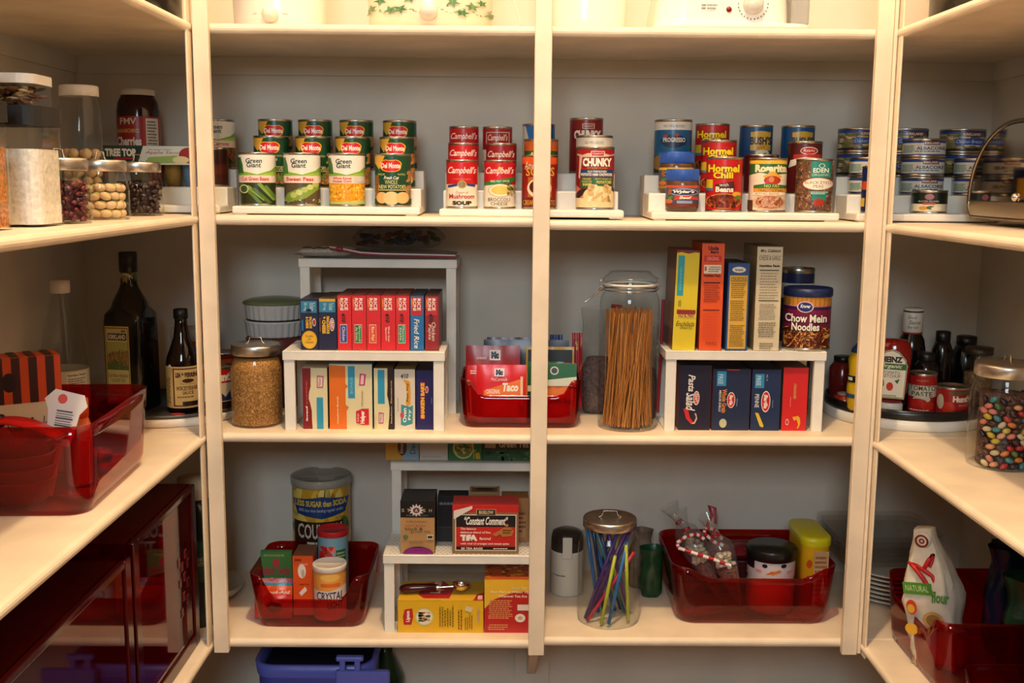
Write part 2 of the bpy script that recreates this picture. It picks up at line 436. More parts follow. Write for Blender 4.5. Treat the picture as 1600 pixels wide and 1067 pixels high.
def wire_shelf(x0, x1, y0, d, z, h, label, leg=.0225, holes=True, face=.0195):
    "white metal shelf insert: perforated top with folded front lip on four legs"
    t = thing('shelf_riser', label, 'shelf riser', (x0, y0, z)); w_ = x1-x0
    top = MB().rbox(0, 0, h-face, w_, .0022, h, RACK, .001, 1).rbox(0, 0, h-.0028, w_, d, h-.0008, RACK, .0008, 1).rbox(0, d-.002, h-face, w_, d, h, RACK, .0008, 1)
    top.rbox(0, .0, h-face, .002, d, h, RACK, .0008, 1).rbox(w_-.002, 0, h-face, w_, d, h, RACK, .0008, 1)
    if holes:
        dk = M('#4a4038', .8); ps = []; sp = .0105
        nx = int((w_-.03)/sp); ny = int((d-.02)/sp)
        for i in range(nx):
            for j in range(ny):
                cx = .015+sp*i+(sp/2 if j % 2 else 0); cy = .013+sp*j
                ps.append([(cx+.0016*math.cos(a*PI/3), cy+.0016*math.sin(a*PI/3), h+.00005-.0008) for a in range(6)])
        vs = []; fs = []
        for p in ps: fs.append(list(range(len(vs), len(vs)+6))); vs += p
        top.add(vs, fs, dk)
    top.build('top_panel', t)
    for sx in (0, 1):
        for sy in (0, 1):
            x = .002 if sx == 0 else w_-.002-leg; y = .003 if sy == 0 else d-.003-.012
            lg = MB().rbox(x, y, 0, x+leg, y+.012, h-face+.004, RACK, .001, 1)
            lg.build('leg', t)
    for sx in (0, 1):
        x = .003 if sx == 0 else w_-.003-.012
        MB().box(x, .014, 0, x+.012, d-.014, .004, RACK).build('foot_rail', t)
    return t
def scatter_in_jar(name, label, cat, group, c, R0, z0, z1, n, mk, seed=3, lay=None):
    "individual pieces packed against the inside of a jar, in courses"
    rd = random.Random(seed); protos = mk; k = 0; out = []
    return out
def piece(proto, loc, rot, label, cat, group, mat=None, name=None):
    o = proto.copy(); COL.objects.link(o); o.location = loc; o.rotation_euler = rot
    if mat is not None: o.material_slots[0].link = 'OBJECT'; o.material_slots[0].material = mat
    return tag(o, label, cat, group)

# ================================================================ shelf 2: tinned food
z2 = S[2][0]; z2r = S[2][1]
x345 = X(345, .06, 333)
step_rack(-.985, x345, .05, z2, 'white stepped can rack in the corner behind the left upright strip')
RK = [(X(362, .03, 333), X(656, .03, 335), z2, 'white stepped rack holding green and cream vegetable cans'),
      (X(686, .03, 335), X(975, .03, 338), (z2+z2r)/2, 'white stepped rack with red soup cans, crossing behind the middle upright strip'),
      (X(1018, .03, 340), X(1312, .03, 342), z2r, 'white stepped rack holding chili, refried bean and bouillon containers'),
      (X(1334, .05, 343), 1.035, z2r, 'white stepped rack with blue chicken and tuna cans, right of the others')]
for a, b, z, l in RK: step_rack(a, b, .03, z, l)

def gg(l1, l2, pic):
    return [B(.0, .43, '#3a4020'), *pic, B(.43, .58, '#f4dcc8'), B(.58, 1, '#efe9dc'), P([(0, .58), (0, .75), (.12, .66), (.5, .6), (.85, .68), (1, .78), (1, .58)], '#7fae3c'),
            P([(0, .62), (.0, .95), (.07, .95), (.12, .8), (.14, .62)], '#2e6b2f'), P([(.25, .6), (.5, .585), (1, .66), (1, .58), (.2, .58)], '#a9c54e'),
            T('Green', .2, .83, .63, .93, '#12361f', bold=.02, shear=.1), T('Giant', .22, .74, .6, .84, '#12361f', bold=.02, shear=.1),
            *([T(l1, .08, .47, .8, .55, '#d8232a', bold=.02)] if not l2 else [T(l1, .12, .51, .62, .56, '#d8232a', bold=.02), T(l2, .12, .45, .62, .5, '#d8232a', bold=.02), R(.68, .46, .94, .56, '#d6d2c8')])]
beans = [R(0, 0, 1, .43, '#2c3318')]+[P([(0+i*.16, .40-(i % 3)*.05), (.10+i*.16, .43-(i % 3)*.05), (.62+i*.13, .02+(i % 2)*.06), (.52+i*.13, 0+(i % 2)*.06)], c) for i, c in enumerate(['#5d7a2e', '#88a24a', '#4c6a2a', '#7f9c42', '#5f7f33'])]+[E(.14, .3, .12, .09, '#d7d3a0'), E(.14, .3, .09, .07, '#3f5c28')]
peas = [R(0, 0, 1, .43, '#5a4a34'), P([(0, .1), (.1, .02), (.6, .12), (.98, .32), (.9, .42), (.4, .32), (.1, .22)], '#7d9a3f')]+[E(.26+i*.15, .18+i*.055, .09, .058, '#c4cf7e' if i % 2 else '#b3c268') for i in range(5)]+SCAT(0, 0, 1, .1, 24, ['#e8e0c0', '#6e8040', '#47331f'], .03, .012)
corn = [R(0, 0, 1, .43, '#eaa321')]+SCAT(0, .08, 1, .43, 150, ['#f7bd3e', '#f2a52a', '#ffd061', '#dd8a1c'], .045, .02, 5)+[P([(0, 0), (1, 0), (1, .1), (.5, .05), (0, .06)], '#b9c06a')]
def heart(cx, cy, s, v=1):
    a = []
    for c, k in (('#e9b22b', 1.0), ('#cf1b23', .9)):
        pts = []
        for i in range(26):
            t = 2*PI*i/26; r = s*k
            x = r*1.0*math.copysign(abs(math.cos(t))**.75, math.cos(t)); y = r*.42*v*math.copysign(abs(math.sin(t))**.8, math.sin(t))
            if y > 0: y *= 1-.28*math.exp(-(x/(s*.22))**2)
            else: x *= .93
            pts.append((cx+x, cy+y))
        a.append(P(pts, c))
    return a
def delmonte(first=True, spud=True):
    a = [B(0, 1, '#14452a'), P([(0, 1), (.28, 1), (.12, .72), (0, .86)], '#d9a53a'), *heart(.44, .80, .31),
         T('Del Monte', .18, .745, .70, .855, '#f6ead8', bold=.035)]
    a += SCAT(.0, .04, .12, .6, 14, ['#c08a4e', '#9d6a3a'], .1, .05, 2)+SCAT(.84, .04, 1, .72, 16, ['#c08a4e', '#9d6a3a', '#b77f45'], .1, .06, 4)
    a += [R(.1, .29, .86, .31, '#c9bf7c'), T('MADE', .1, .6, .28, .64, '#d9cf8a'), T('WITH', .62, .6, .82, .64, '#d9cf8a'),
          T('Fresh Cut', .25, .52, .66, .585, '#f6f1de', bold=.02, shear=.35), T('WHOLE', .28, .42, .62, .505, '#e8dc90'), T('NEW POTATOES', .12, .325, .84, .405, '#e8dc90', bold=.01)]
    if spud: a += [R(0, 0, 1, .12, '#1c3a1c'), E(.2, .14, .15, .12, '#e3b574'), E(.45, .13, .22, .14, '#f0c98d'), E(.75, .14, .18, .12, '#e6bb7c')]
    return a
def carrots():
    return delmonte(spud=False)+SCAT(.0, .02, 1, .26, 50, ['#b5692c', '#c9824a', '#7c8f42'], .08, .04, 6)
VEG = dict(R0=.0382, H=.1105)
def can_at(key, px, row, art, base, z, label, group, **k):
    y = .03+(.043, .125, .207)[row]; zz = z+(.018, .0555, .0945)[row]
    if 'yy' in k: y = k.pop('yy')
    x = at(px, 270, y=y).x
    a = dict(VEG); a.update({q: k.pop(q) for q in ('R0', 'H') if q in k})
    return tin_can(key, a['R0'], a['H'], art, base, label=label, group=group, loc=(x, y, zz), **k)
G1 = 'cans on the vegetable rack'
can_at('ggb', 402, 0, gg('Cut Green Beans', '', beans), '#efe9dc', z2, 'cream labelled can of cut green beans at the left end of the front row', G1)
can_at('ggp', 472, 0, gg('Sweet Peas', '', peas), '#efe9dc', z2, 'cream labelled can of sweet peas between the green beans and the corn', G1)
can_at('ggc', 542, 0, gg('Whole Kernel', 'Sweet Corn', corn), '#efe9dc', z2, 'cream labelled can of whole kernel sweet corn with yellow cob picture', G1)
can_at('dmp', 614, 0, delmonte(), '#14452a', z2, 'green can of whole new potatoes, front row right end of the vegetable rack', G1)
for i, (p1, p2) in enumerate(((425, 432), (490, 494), (552, 558), (621, 625))):
    b = ('green beans', 'sweet peas', 'sweet corn', 'new potatoes')[i]
    can_at('dmp' if i == 3 else 'dmc', p1, 1, carrots(), '#14452a', z2, f'green can with red heart logo, middle row, behind the {b} can', G1)
    can_at('dmp' if i == 3 else 'dmc', p2, 2, carrots(), '#14452a', z2, f'green can with red heart logo, back row, behind the {b} column', G1)
# corner rack behind the strip
tin_can('ggo', .0382, .1105, gg('Cut Carrots', '', SCAT(0, 0, 1, .43, 70, ['#a3571f', '#b96a2a', '#8a4a20'], .08, .03)), '#efe9dc', label='cream and green carrot can partly hidden behind the left upright strip', loc=(X(341, .25, 230), .25, z2+.0945))
tin_can('brn', .024, .085, [B(0, 1, '#3d1a14'), B(.3, .6, '#5b241a')], '#3d1a14', label='small dark brown can beside the carrot can in the left corner', loc=(X(338, .175, 240), .178, z2+.0555))

# soup cans
def camp(low):
    return [B(0, .5, '#efe2cc'), B(.5, 1, '#c31920'), T("Campbell's", .06, .70, .94, .90, '#f7eee2', bold=.01, shear=.35), *low]
mush = [T('CONDENSED', .22, .60, .78, .63, '#c9a24c'), P([(.06, .42), (.06, .48), (.35, .51), (.35, .46)], '#2b3f86'), P([(.65, .47), (.65, .52), (.92, .50), (.9, .44)], '#2b3f86'), E(.5, .50, .14, .09, '#b39b62'), E(.5, .50, .11, .07, '#8f7d4e'),
        T('Cream of', .3, .29, .7, .345, '#b3202a', shear=.2), T('Mushroom', .1, .175, .88, .28, '#b3202a', bold=.02), T('SOUP', .2, .03, .8, .125, '#3a2a1c', bold=.06)]
broc = [P([(0, .55), (.5, .62), (1, .68), (1, .58), (.5, .52), (0, .47)], '#2f7d3c'), T('98% FAT FREE', .2, .55, .8, .60, '#e7efd8'), E(.5, .86, .06, .04, '#e8c040'), E(.52, .37, .38, .15, '#b9ab7e', 28), E(.52, .37, .36, .14, '#f3ead2', 28), E(.52, .375, .29, .10, '#e6ca62', 28),
        T('BROCCOLI', .14, .12, .82, .20, '#3a3226'), T('CHEESE', .22, .03, .75, .105, '#3a3226')]+SCAT(.72, .25, .98, .5, 18, ['#7d8a3a', '#c9a070', '#5e6e2c'], .06, .03)+SCAT(.6, .5, .86, .57, 10, ['#3f5c28', '#54752f'], .05, .02)
SP = dict(R0=.0336, H=.1015)
G2 = 'cans on the soup rack'; zm = (z2+z2r)/2
can_at('cm', 722, 0, camp(mush), '#efe2cc', zm, 'red and cream can of cream of mushroom soup, front left of the soup rack', G2, **SP)
can_at('cb', 781, 0, camp(broc), '#efe2cc', zm, 'red, green and cream can of broccoli cheese soup with a bowl picture', G2, **SP)
can_at('cm', 724, 1, 0, 0, zm, 'red soup can in the middle row behind the cream of mushroom can', G2, **SP)
can_at('cm', 725, 2, 0, 0, zm, 'red soup can at the back of the column behind the cream of mushroom can', G2, **SP)
dark = [B(0, .5, '#efe2cc'), B(.5, 1, '#8f1820'), T("Campbell's", .06, .68, .94, .88, '#e5d5c5', bold=.01, shear=.35), E(.2, .55, .13, .07, '#2f8a3c')]
fr = [B(0, .5, '#efe2cc'), B(.5, 1, '#a81820'), R(.12, .62, .9, .92, '#e8d5c2'), R(.14, .635, .88, .905, '#a81820'), T("Campbell's", .18, .67, .84, .87, '#f1e4d6', bold=.01, shear=.35)]
can_at('cd', 783, 1, dark, '#8f1820', zm, 'dark red soup can with small green heart, middle row behind broccoli cheese', G2, **SP)
can_at('cf', 777, 2, fr, '#a81820', zm, 'red soup can with name in a thin frame, back row behind broccoli cheese', G2, **SP)
amy = [B(0, .18, '#6d1412'), B(.18, .86, '#8a1a12'), B(.86, 1, '#e2561c'), T("Amy's", .08, .70, .4, .92, '#f2dcc4', shear=.3), T('SOUPS', .12, .62, .92, .80, '#d9a03a', bold=.02),
       R(.18, .2, .84, .6, '#b5642c'), E(.5, .38, .34, .2, '#e7d9c0', 28), E(.5, .40, .28, .15, '#5a120c', 28), T('CREAM OF TOMATO', .05, .04, .95, .14, '#e0a845')]
amy2 = [B(0, .5, '#8a1a12'), B(.5, .8, '#2f5a22'), B(.8, 1, '#d0622a'), T("Amy's", .1, .55, .8, .78, '#e9dcb8', shear=.3)]
blu = [B(0, 1, '#d9d4c6'), P([(.1, 1), (.2, .7), (.45, .55), (.6, .75), (1, .6), (1, 1)], '#2470b5'), E(.35, .62, .16, .07, '#e6c9c0')]
can_at('amy', 843, 0, amy, '#8a1a12', zm, 'dark red organic soup can with orange top band, half hidden by middle strip', G2, R0=.0375, H=.113)
can_at('amy2', 845, 1, amy2, '#2f5a22', zm, 'orange and green soup can behind the middle strip, middle row', G2, R0=.0375, H=.111)
can_at('blu', 841, 2, blu, '#2470b5', zm, 'blue and white can behind the middle strip, back row', G2, R0=.0370, H=.108)
chunky = [B(0, 1, '#9c1a1e'), P([(.0, .93), (.15, .9), (.3, .93), (.7, .93), (.9, .9), (1, .93), (1, .9), (.8, .87), (.15, .86), (.1, .5), (.06, .5), (.08, .88), (0, .9)], '#d8b8a8'), R(.38, .875, .74, .965, '#efe0cc'), R(.40, .885, .72, .955, '#b01c20'), T("Campbell's", .42, .895, .70, .945, '#efe0cc', shear=.3),
          *TO('CHUNKY', .17, .70, .93, .85, '#f6eedd', '#4a1512', bold=.06), T('SOUP THAT EATS LIKE A MEAL', .28, .665, .82, .69, '#e2a93a'),
          R(.12, .53, .96, .65, '#23406e'), T('OLD FASHIONED', .3, .60, .8, .635, '#e8e0cc', bold=.03), T("POTATO HAM CHOWDER", .14, .54, .95, .59, '#f3ead6', bold=.04),
          R(.12, .33, .96, .52, '#2f5f35'), T('TENDER', .17, .475, .4, .505, '#e7d47a'), T('ROASTED', .17, .43, .42, .46, '#e7d47a'), T('HAM', .19, .37, .4, .42, '#e7d47a', bold=.03), T('HEARTY CHUNKS OF', .5, .475, .92, .505, '#e7d47a'), T('POTATOES', .54, .41, .92, .46, '#e7d47a', bold=.03),
          R(0, 0, 1, .2, '#e3cf9c'), P([(0, .4), (.15, .3), (.4, .33), (1, .33), (1, 0), (0, 0)], '#c7806a'), P([(0, .22), (.1, .3), (.5, .35), (1, .33), (1, .27), (.5, .28), (.2, .22), (0, .1)], '#33221c'), R(0, 0, 1, .16, '#e8d7a8'), E(.6, .2, .4, .17, '#ead79f', 28)]+SCAT(.32, .1, .92, .4, 34, ['#f1e0a9', '#e8cf8e', '#f7eabf', '#ddb679'], .11, .055, 9)
chb = [B(0, 1, '#7c1418'), R(.38, .83, .74, .93, '#d8c0b0'), R(.40, .84, .72, .92, '#8d181c'), T("Campbell's", .42, .85, .70, .91, '#e0cfbe', shear=.3), T('CHUNKY', .14, .62, .93, .80, '#e9dcca', bold=.06), T('SOUP THAT EATS LIKE A MEAL', .2, .55, .8, .59, '#c9882e')]
wh = [B(0, .8, '#7c1418'), B(.8, 1, '#d9d3c6'), T('NO MSG ADDED', .25, .87, .75, .93, '#3b4a66')]
can_at('chu', 930, 0, chunky, '#9c1a1e', zm, 'large red can of potato ham chowder with big white lettering', G2, R0=.040, H=.1305)
can_at('chw', 928, 1, wh, '#7c1418', zm, 'can with grey white top band just behind the potato ham chowder', G2, R0=.0405, H=.1195, yy=.155)
can_at('chb', 915, 2, chb, '#7c1418', zm, 'dark red large can in the back row behind the chowder cans', G2, R0=.038, H=.122)

# beans, chili, bouillon
def wyler(band, bt, word='Beef'):
    return [B(0, .12, band), B(.12, .88, '#4a556e'), B(.88, 1, bt), R(.0, .12, 1, .45, '#3a4560'), E(.55, .68, .42, .16, '#e9e2d2', 28), E(.55, .68, .40, .14, '#1d2f63', 28), T("Wyler's", .24, .6, .86, .78, '#f4efe2', bold=.05, shear=.25),
            P([(.25, .3), (.3, .5), (.6, .52), (.95, .46), (.98, .3), (.6, .36)], '#c8402c'), T(word, .42, .36, .78, .49, '#f6e9da', bold=.03, shear=.2), E(.12, .25, .11, .11, '#c96b33'), E(.16, .42, .08, .06, '#4c8a3b'), R(.35, .15, .8, .28, '#8f9ab0'), E(.14, .7, .05, .16, '#a2632e')]
def bouillon(x, y, z, label, Rr, lid_h, art, band, base='#4a556e'):
    t = thing('bouillon_jar', label, 'jar', (x, y, z), -math.atan2(x, y+2.2), G3)
    b = MB().lathe([(.0001, .002), (Rr*.9, 0), (Rr, .004), (Rr, .057), (Rr*.96, .064), (Rr*.9, .068), (.0001, .068)], M('#5b3d27', .2), 40); b.build('glass_body', t)
    l = MB(); art_cyl(l, art, Rr*1.004, .011, .055, n=40, base=base); l.build('paper_label', t)
    lid = MB().lathe([(Rr*.93, .063), (Rr*.985, .065), (Rr*.985, .087), (Rr*.95, .089), (.0001, .0885)], M('#1f4fa8', .4), 40)
    for i in range(60):
        a = 2*PI*i/60; lid.box(-.0005, -.0005, .066, .0005, .0005, .086, M('#1b469a', .4)); n = 24
        for q in range(len(lid.v)-n, len(lid.v)): v = lid.v[q]; lid.v[q] = (v[0]+Rr*.986*math.cos(a), v[1]+Rr*.986*math.sin(a), v[2])
    lid.build('lid', t); return t
G3 = 'containers on the chili rack'
bouillon(X(1066, .073, 300), .073, z2r+.018, 'small beef bouillon jar with ribbed blue lid, front row', .0348, .02, wyler('#7b3021', '#c8503a'), 0)
bouillon(X(1057, .155, 260), .155, z2r+.0555, 'bouillon jar with blue lid and yellow label edge, behind the front bouillon jar', .0378, .02, wyler('#a0822e', '#d8b13c', ''), 0)
hb = [B(0, 1, '#b8161c'), *TO('Hormel', .06, .74, .90, .90, '#f0d21f', '#5a1210', bold=.04, g=.01), *TO('Chili', .2, .62, .74, .75, '#f0d21f', '#5a1210', bold=.04, g=.01),
      P([(.28, .34), (.26, .5), (.76, .57), (.8, .4)], '#45201a'), T('with', .38, .465, .62, .53, '#e8d9c8', shear=.2), T('Beans', .28, .35, .76, .46, '#f3e6d4', bold=.04), R(.02, .42, .2, .6, '#d8b62c'), R(.02, .38, .2, .43, '#3a7ba0'),
      E(.5, .17, .48, .15, '#d9a03a', 28), E(.5, .17, .45, .14, '#7c2c18', 28)]+SCAT(.08, .04, .9, .3, 70, ['#8f3a20', '#6a2413', '#b0582f', '#4e1a10'], .05, .028, 3)+[E(.84, .31, .12, .05, '#e6a02f'), E(.88, .25, .08, .04, '#5f7d2c')]
ros = [B(0, .9, '#f0dcc4'), B(.7, .93, '#2f6a35'), B(.93, 1, '#e8b62c'), P([(0, .7), (.3, .76), (.6, .7), (1, .74), (1, .6), (0, .6)], '#f0dcc4'), *TO('Rosarita', .16, .76, .99, .92, '#f3e6b8', '#1f4a26', bold=.06, g=.012),
       E(.62, .68, .24, .05, '#e6a63a'), E(.62, .72, .12, .06, '#e6a63a'), E(.62, .60, .22, .09, '#b8301f'), E(.6, .62, .07, .06, '#c98a5a'), P([(.14, .5), (.5, .54), (1, .5), (1, .44), (.14, .44)], '#2f6a35'), T('NO FAT', .42, .46, .82, .52, '#e8dc90'),
       R(.14, .36, 1, .44, '#e0982c'), T('TRADITIONAL', .26, .37, .92, .43, '#5b2f14'), R(.14, .3, .96, .36, '#f2e6cf'), T('REFRIED BEANS', .2, .315, .8, .35, '#8a3a20'), E(.55, .16, .42, .155, '#d8b48a', 28), E(.57, .16, .36, .13, '#a9674a', 28)]+SCAT(.26, .06, .86, .27, 50, ['#c08466', '#8f5038', '#d9a283'], .07, .03, 4)+[R(0, 0, .14, .2, '#5a3a2a')]
eden = [B(0, 1, '#6d4a36')]+SCAT(0, 0, 1, 1, 300, ['#8a6248', '#4e3022', '#a67b5c', '#3a2219', '#c09a78'], .035, .016, 8)+[R(.4, .66, .92, 1, '#1f7f74'), E(.68, .91, .08, .045, '#d9e2d2'), E(.68, .91, .06, .034, '#1f7f74'), T('EDEN', .46, .77, .86, .86, '#eef0e2', bold=.02), T('ORGANIC', .43, .70, .89, .75, '#cfe0cf'),
        E(.6, .54, .4, .13, '#b8452c', 28), E(.6, .54, .385, .118, '#f3e9d6', 28), T('BLACK EYED', .26, .54, .93, .60, '#8a3a24'), T('PEAS', .48, .465, .74, .52, '#8a3a24'), P([(.38, .4), (.9, .4), (.82, .32), (.82, .2), (.46, .2), (.46, .32)], '#1f7f74'), LN(.42, .33, .86, .39, 2, '#cfe0cf'), E(.64, .17, .14, .08, '#a8321c')]
can_at('hb', 1132, 0, hb, '#b8161c', z2r, 'red chili can with big yellow lettering, front row', G3, R0=.0385, H=.1145)
can_at('ros', 1200, 0, ros, '#f0dcc4', z2r, 'cream and green can of refried beans with sombrero picture, front row', G3, R0=.0392, H=.113)
can_at('eden', 1273, 0, eden, '#6d4a36', z2r, 'brown and teal can of black eyed peas, right end of the front row', G3, R0=.0390, H=.112)
can_at('hb', 1122, 1, hb, '#b8161c', z2r, 'red chili can in the middle row behind the front chili can', G3, R0=.0385, H=.1145)
can_at('hb', 1111, 2, hb, '#b8161c', z2r, 'red chili can in the back row behind two others alike', G3, R0=.0385, H=.1145)
prog = [B(0, .84, '#1d5f8f'), B(.84, 1, '#e6dfd2'), B(0, .34, '#1a2a3c'), T('NO MSG ADDED', .25, .89, .8, .94, '#44506a'), E(.52, .62, .34, .13, '#1b3350', 24), T('PROGRESSO', .24, .60, .82, .69, '#e6dfd2', bold=.03), E(.3, .72, .06, .03, '#b83a2a'), E(.6, .74, .06, .03, '#b83a2a'), E(.12, .2, .13, .14, '#a07a3a'), R(.1, .34, .9, .42, '#2b6ea0')]
bush = [B(0, 1, '#16497c'), R(.34, .5, .94, .9, '#c9a23a'), E(.64, .86, .3, .06, '#c9a23a'), T("BUSH'S", .34, .62, .96, .8, '#122744', bold=.04), T('BEST', .52, .52, .78, .59, '#b8302a'), E(.7, .45, .2, .07, '#d8cdb0'), P([(.15, .16), (.3, .34), (.7, .38), (.95, .34), (.95, .16)], '#123a66'), T('KIDNEY BEANS', .22, .18, .92, .26, '#cfd6dc'), E(.78, .4, .08, .05, '#4c7a2c')]
ralf = [B(0, 1, '#4f1416'), B(.68, .72, '#4f1416'), E(.62, .85, .25, .08, '#d6c9bc'), E(.62, .85, .23, .065, '#9c2022'), T('Ralphs', .46, .82, .78, .88, '#e6dccb', shear=.2), R(.18, .68, .96, .78, '#a82a24'), P([(.05, .5), (.1, .66), (.5, .72), (1, .7), (1, .6), (.5, .62)], '#ddd2bf')]
can_at('pro', 1050, 2, prog, '#1d5f8f', z2r, 'blue soup can with white top band, back left of chili rack', G3, R0=.0425, H=.1225)
can_at('bush', 1179, 2, bush, '#16497c', z2r, 'blue bean can with gold shield behind the refried beans', G3, R0=.0372, H=.112)
can_at('bush', 1244, 2, bush, '#16497c', z2r, 'blue bean can with gold shield behind the maroon can', G3, R0=.0372, H=.112)
can_at('ralf', 1256, 1, ralf, '#4f1416', z2r, 'maroon can with red oval logo in the middle row, behind black eyed peas', G3, R0=.0372, H=.1135)
can_at('mar', 1189, 1, [B(0, 1, '#4a1418')], '#4a1418', z2r, 'low maroon can hidden behind the refried beans', G3, R0=.037, H=.085)

# tuna and chicken
G4 = 'blue cans stacked on the right rack'
kc = [B(0, .12, '#2a1c16'), B(.12, .86, '#6f6248'), B(.86, 1, '#173f86')]+SCAT(0, .1, 1, .86, 90, ['#b9a078', '#4f6a2c', '#8a7450', '#2f4a20', '#cdb68c'], .07, .06, 7)+[R(.5, .72, .9, .94, '#5c1a20'), T('KIRKLAND', .52, .76, .88, .89, '#d8cfc4', bold=.03), R(.36, .3, .94, .62, '#1f459a'), T('Chicken Breast', .38, .38, .92, .55, '#c9d2e6', shear=.2)]
al = [B(0, .86, '#cfcabd'), B(.86, 1, '#1c3c88'), B(0, .06, '#1c3c88'), R(.5, .7, .86, .98, '#5c1a20'), T('KIRKLAND', .52, .76, .84, .92, '#e0d6ca', bold=.03), T('ALBACORE', .34, .36, .98, .6, '#26345e', bold=.02), LN(.3, .2, .98, .32, 1, '#2f6a9a'), LN(.04, .15, .3, .7, 5, '#2f7f6a')]
olv = [B(0, .4, '#d9cdb0'), B(.4, 1, '#14201c'), E(.5, .78, .13, .16, '#8a5a6a'), T('SLICED OLIVES', .2, .5, .76, .58, '#cdbfa0'), R(.32, .36, .66, .46, '#b8452c'), E(.35, .17, .12, .1, '#c98a2a'), E(.55, .2, .12, .1, '#3f5c28'), E(.7, .16, .14, .1, '#e6dcc0')]
for i, px in enumerate((1341, 1411, 1500)):
    w_ = ('behind the right upright strip', 'right of the upright strip', 'by the chrome bread box')[i]
    for q, nm in ((0, 'lower'), (1, 'upper')):
        can_at('kc', px, 2, kc, '#6f6248', z2r+q*.0545, f'{nm} of two stacked blue chicken breast cans {w_}', G4, R0=.0500, H=.054, yy=.262)
for i, px in enumerate((1360, 1441, 1524)):
    w_ = ('behind the right upright strip', 'beside the upright strip, behind the olives', 'hidden by the bread box')[i]
    for q, nm in ((0, 'bottom'), (1, 'middle'), (2, 'top')):
        if i != 1 and q == 2: continue
        can_at('al', px, 1, al, '#cfcabd', z2r+q*.0405, f'{nm} albacore tuna can, stack {w_}', G4, R0=.0455, H=.040, yy=.158)
can_at('olv', 1455, 0, olv, '#14201c', z2r, 'short black and cream can of sliced olives in front of the tuna', G4, R0=.0365, H=.049, yy=.078)
can_at('byl', 1373, 0, [B(0, 1, '#14275c'), R(0, .5, .2, .7, '#c8502c'), R(.8, .3, 1, .8, '#c99a2c'), R(0, .1, .12, .3, '#d8b12c')], '#14275c', z2r, 'dark blue can with red and yellow marks mostly behind the right strip', G4, R0=.0335, H=.098, yy=.068)

# ---- left side of shelf 2: storage jars
def stack_jar(label, x, y, z, rz, fill, fillc, nuts, hw=.052, h1=.150, ft=.115):
    t = thing('storage_canister', label, 'canister', (x, y, z), rz, 'stacking canisters on the left shelf')
    def ringm(hw, r, z0, z1, mat, capb=True, capt=False, s0=1):
        rg = rr(2*hw, 2*hw, r, 4, 2); n = len(rg)
        m = MB().add([(p[0]*s0, p[1]*s0, z0) for p in rg]+[(p[0], p[1], z1) for p in rg], [(i, (i+1) % n, n+(i+1) % n, n+i) for i in range(n)]+([list(range(n))[::-1]] if capb else [])+([list(range(n, 2*n))] if capt else []), mat)
        return m
    ringm(hw, .02, 0, h1, GLASS).build('lower_jar', t)
    c = ringm(hw-.003, .018, .004, ft, M(fillc, .9, 0, fill), True, True).build('contents', t); c['kind'] = 'stuff'
    ringm(hw+.002, .02, h1, h1+.028, M('#0e0d0e', .6), True, True).build('band', t)
    ringm(hw-.007, .02, h1+.028, h1+.064, GLASS).build('upper_jar', t)
    rd = random.Random(5); nm = MB()
    for i in range(70):
        a = rd.uniform(-hw*.62, hw*.62); b = rd.uniform(-hw*.62, hw*.62)
        nm.ball((a, b, h1+.034+rd.uniform(0, .022)), .011, .007, .0022, M(rd.choice(nuts), .6), 6, Matrix.Rotation(rd.uniform(0, 6), 3, 'Z')@Matrix.Rotation(rd.uniform(-1.2, 1.2), 3, 'X'))
    o = nm.build('sliced_nuts', t); o['kind'] = 'stuff'
    ringm(hw-.005, .022, h1+.060, h1+.074, M('#e9e2d6', .4), True, True).build('lid', t)
    return t
stack_jar('square stacked canister of white flour with black band and sliced nuts on top', -.741, -.560, z2, .02, 'flour', '#efe6da', ['#c8a06a', '#8a5430', '#e0c090', '#6b3a22'])
stack_jar('square stacked canister of brown sugar at the left edge of the photo', -.752, -.715, z2, .0, 'cereal', '#b9783f', ['#d8cdbc', '#c7b8a2', '#9a7a5a'])
TJX, TJY = at(126, 200, y=-.10).x, -.10
th_ = at(126, 134, y=TJY).z-z2; tn_ = at(126, 228, y=TJY).z-z2
t = thing('glass_jar', 'tall glass jar of macadamia nuts with white lid behind the small jars', 'jar', (TJX, TJY, z2))
MB().lathe([(.0001, .002), (.036, 0), (.039, .006), (.039, th_-.05), (.035, th_-.035), (.033, th_-.026), (.033, th_-.014)], GLASS, 40).build('glass_body', t)
MB().lathe([(.0345, th_-.02), (.036, th_-.0195), (.036, th_-.002), (.0345, th_), (.0001, th_)], M('#e6ddd0', .4), 40).build('lid', t)
mac = MB().ball((0, 0, 0), .0105, .0105, .010, M('#d9b98a', .5), 10)
rd = random.Random(11); k = 0; macp = None
for lay in range(max(3, int(tn_/.0175))):
    for i in range(7):
        a = 2*PI*i/7+lay*.3; rr_ = .0265
        o = mac.build('macadamia_nut', loc=(TJX+rr_*math.cos(a), TJY+rr_*math.sin(a), z2+.0125+lay*.0178)) if macp is None else None
        if macp is None: macp = o; put(o, 'pale macadamia nut in the tall white-lidded jar', 'nut', 'macadamia nuts in the tall jar')
        else: piece(macp, (TJX+rr_*math.cos(a), TJY+rr_*math.sin(a), z2+.0125+lay*.0178), (0, 0, a), 'pale macadamia nut in the tall white-lidded jar', 'nut', 'macadamia nuts in the tall jar')
SJ = [('small glass jar of dried cranberries under an aluminium lid', -.722, -.455, 'cran'), ('small glass jar of pistachios between cranberries and raisins', -.722, -.277, 'pist'), ('small glass jar of raisins beside the left upright strip', -.728, -.066, 'rais')]
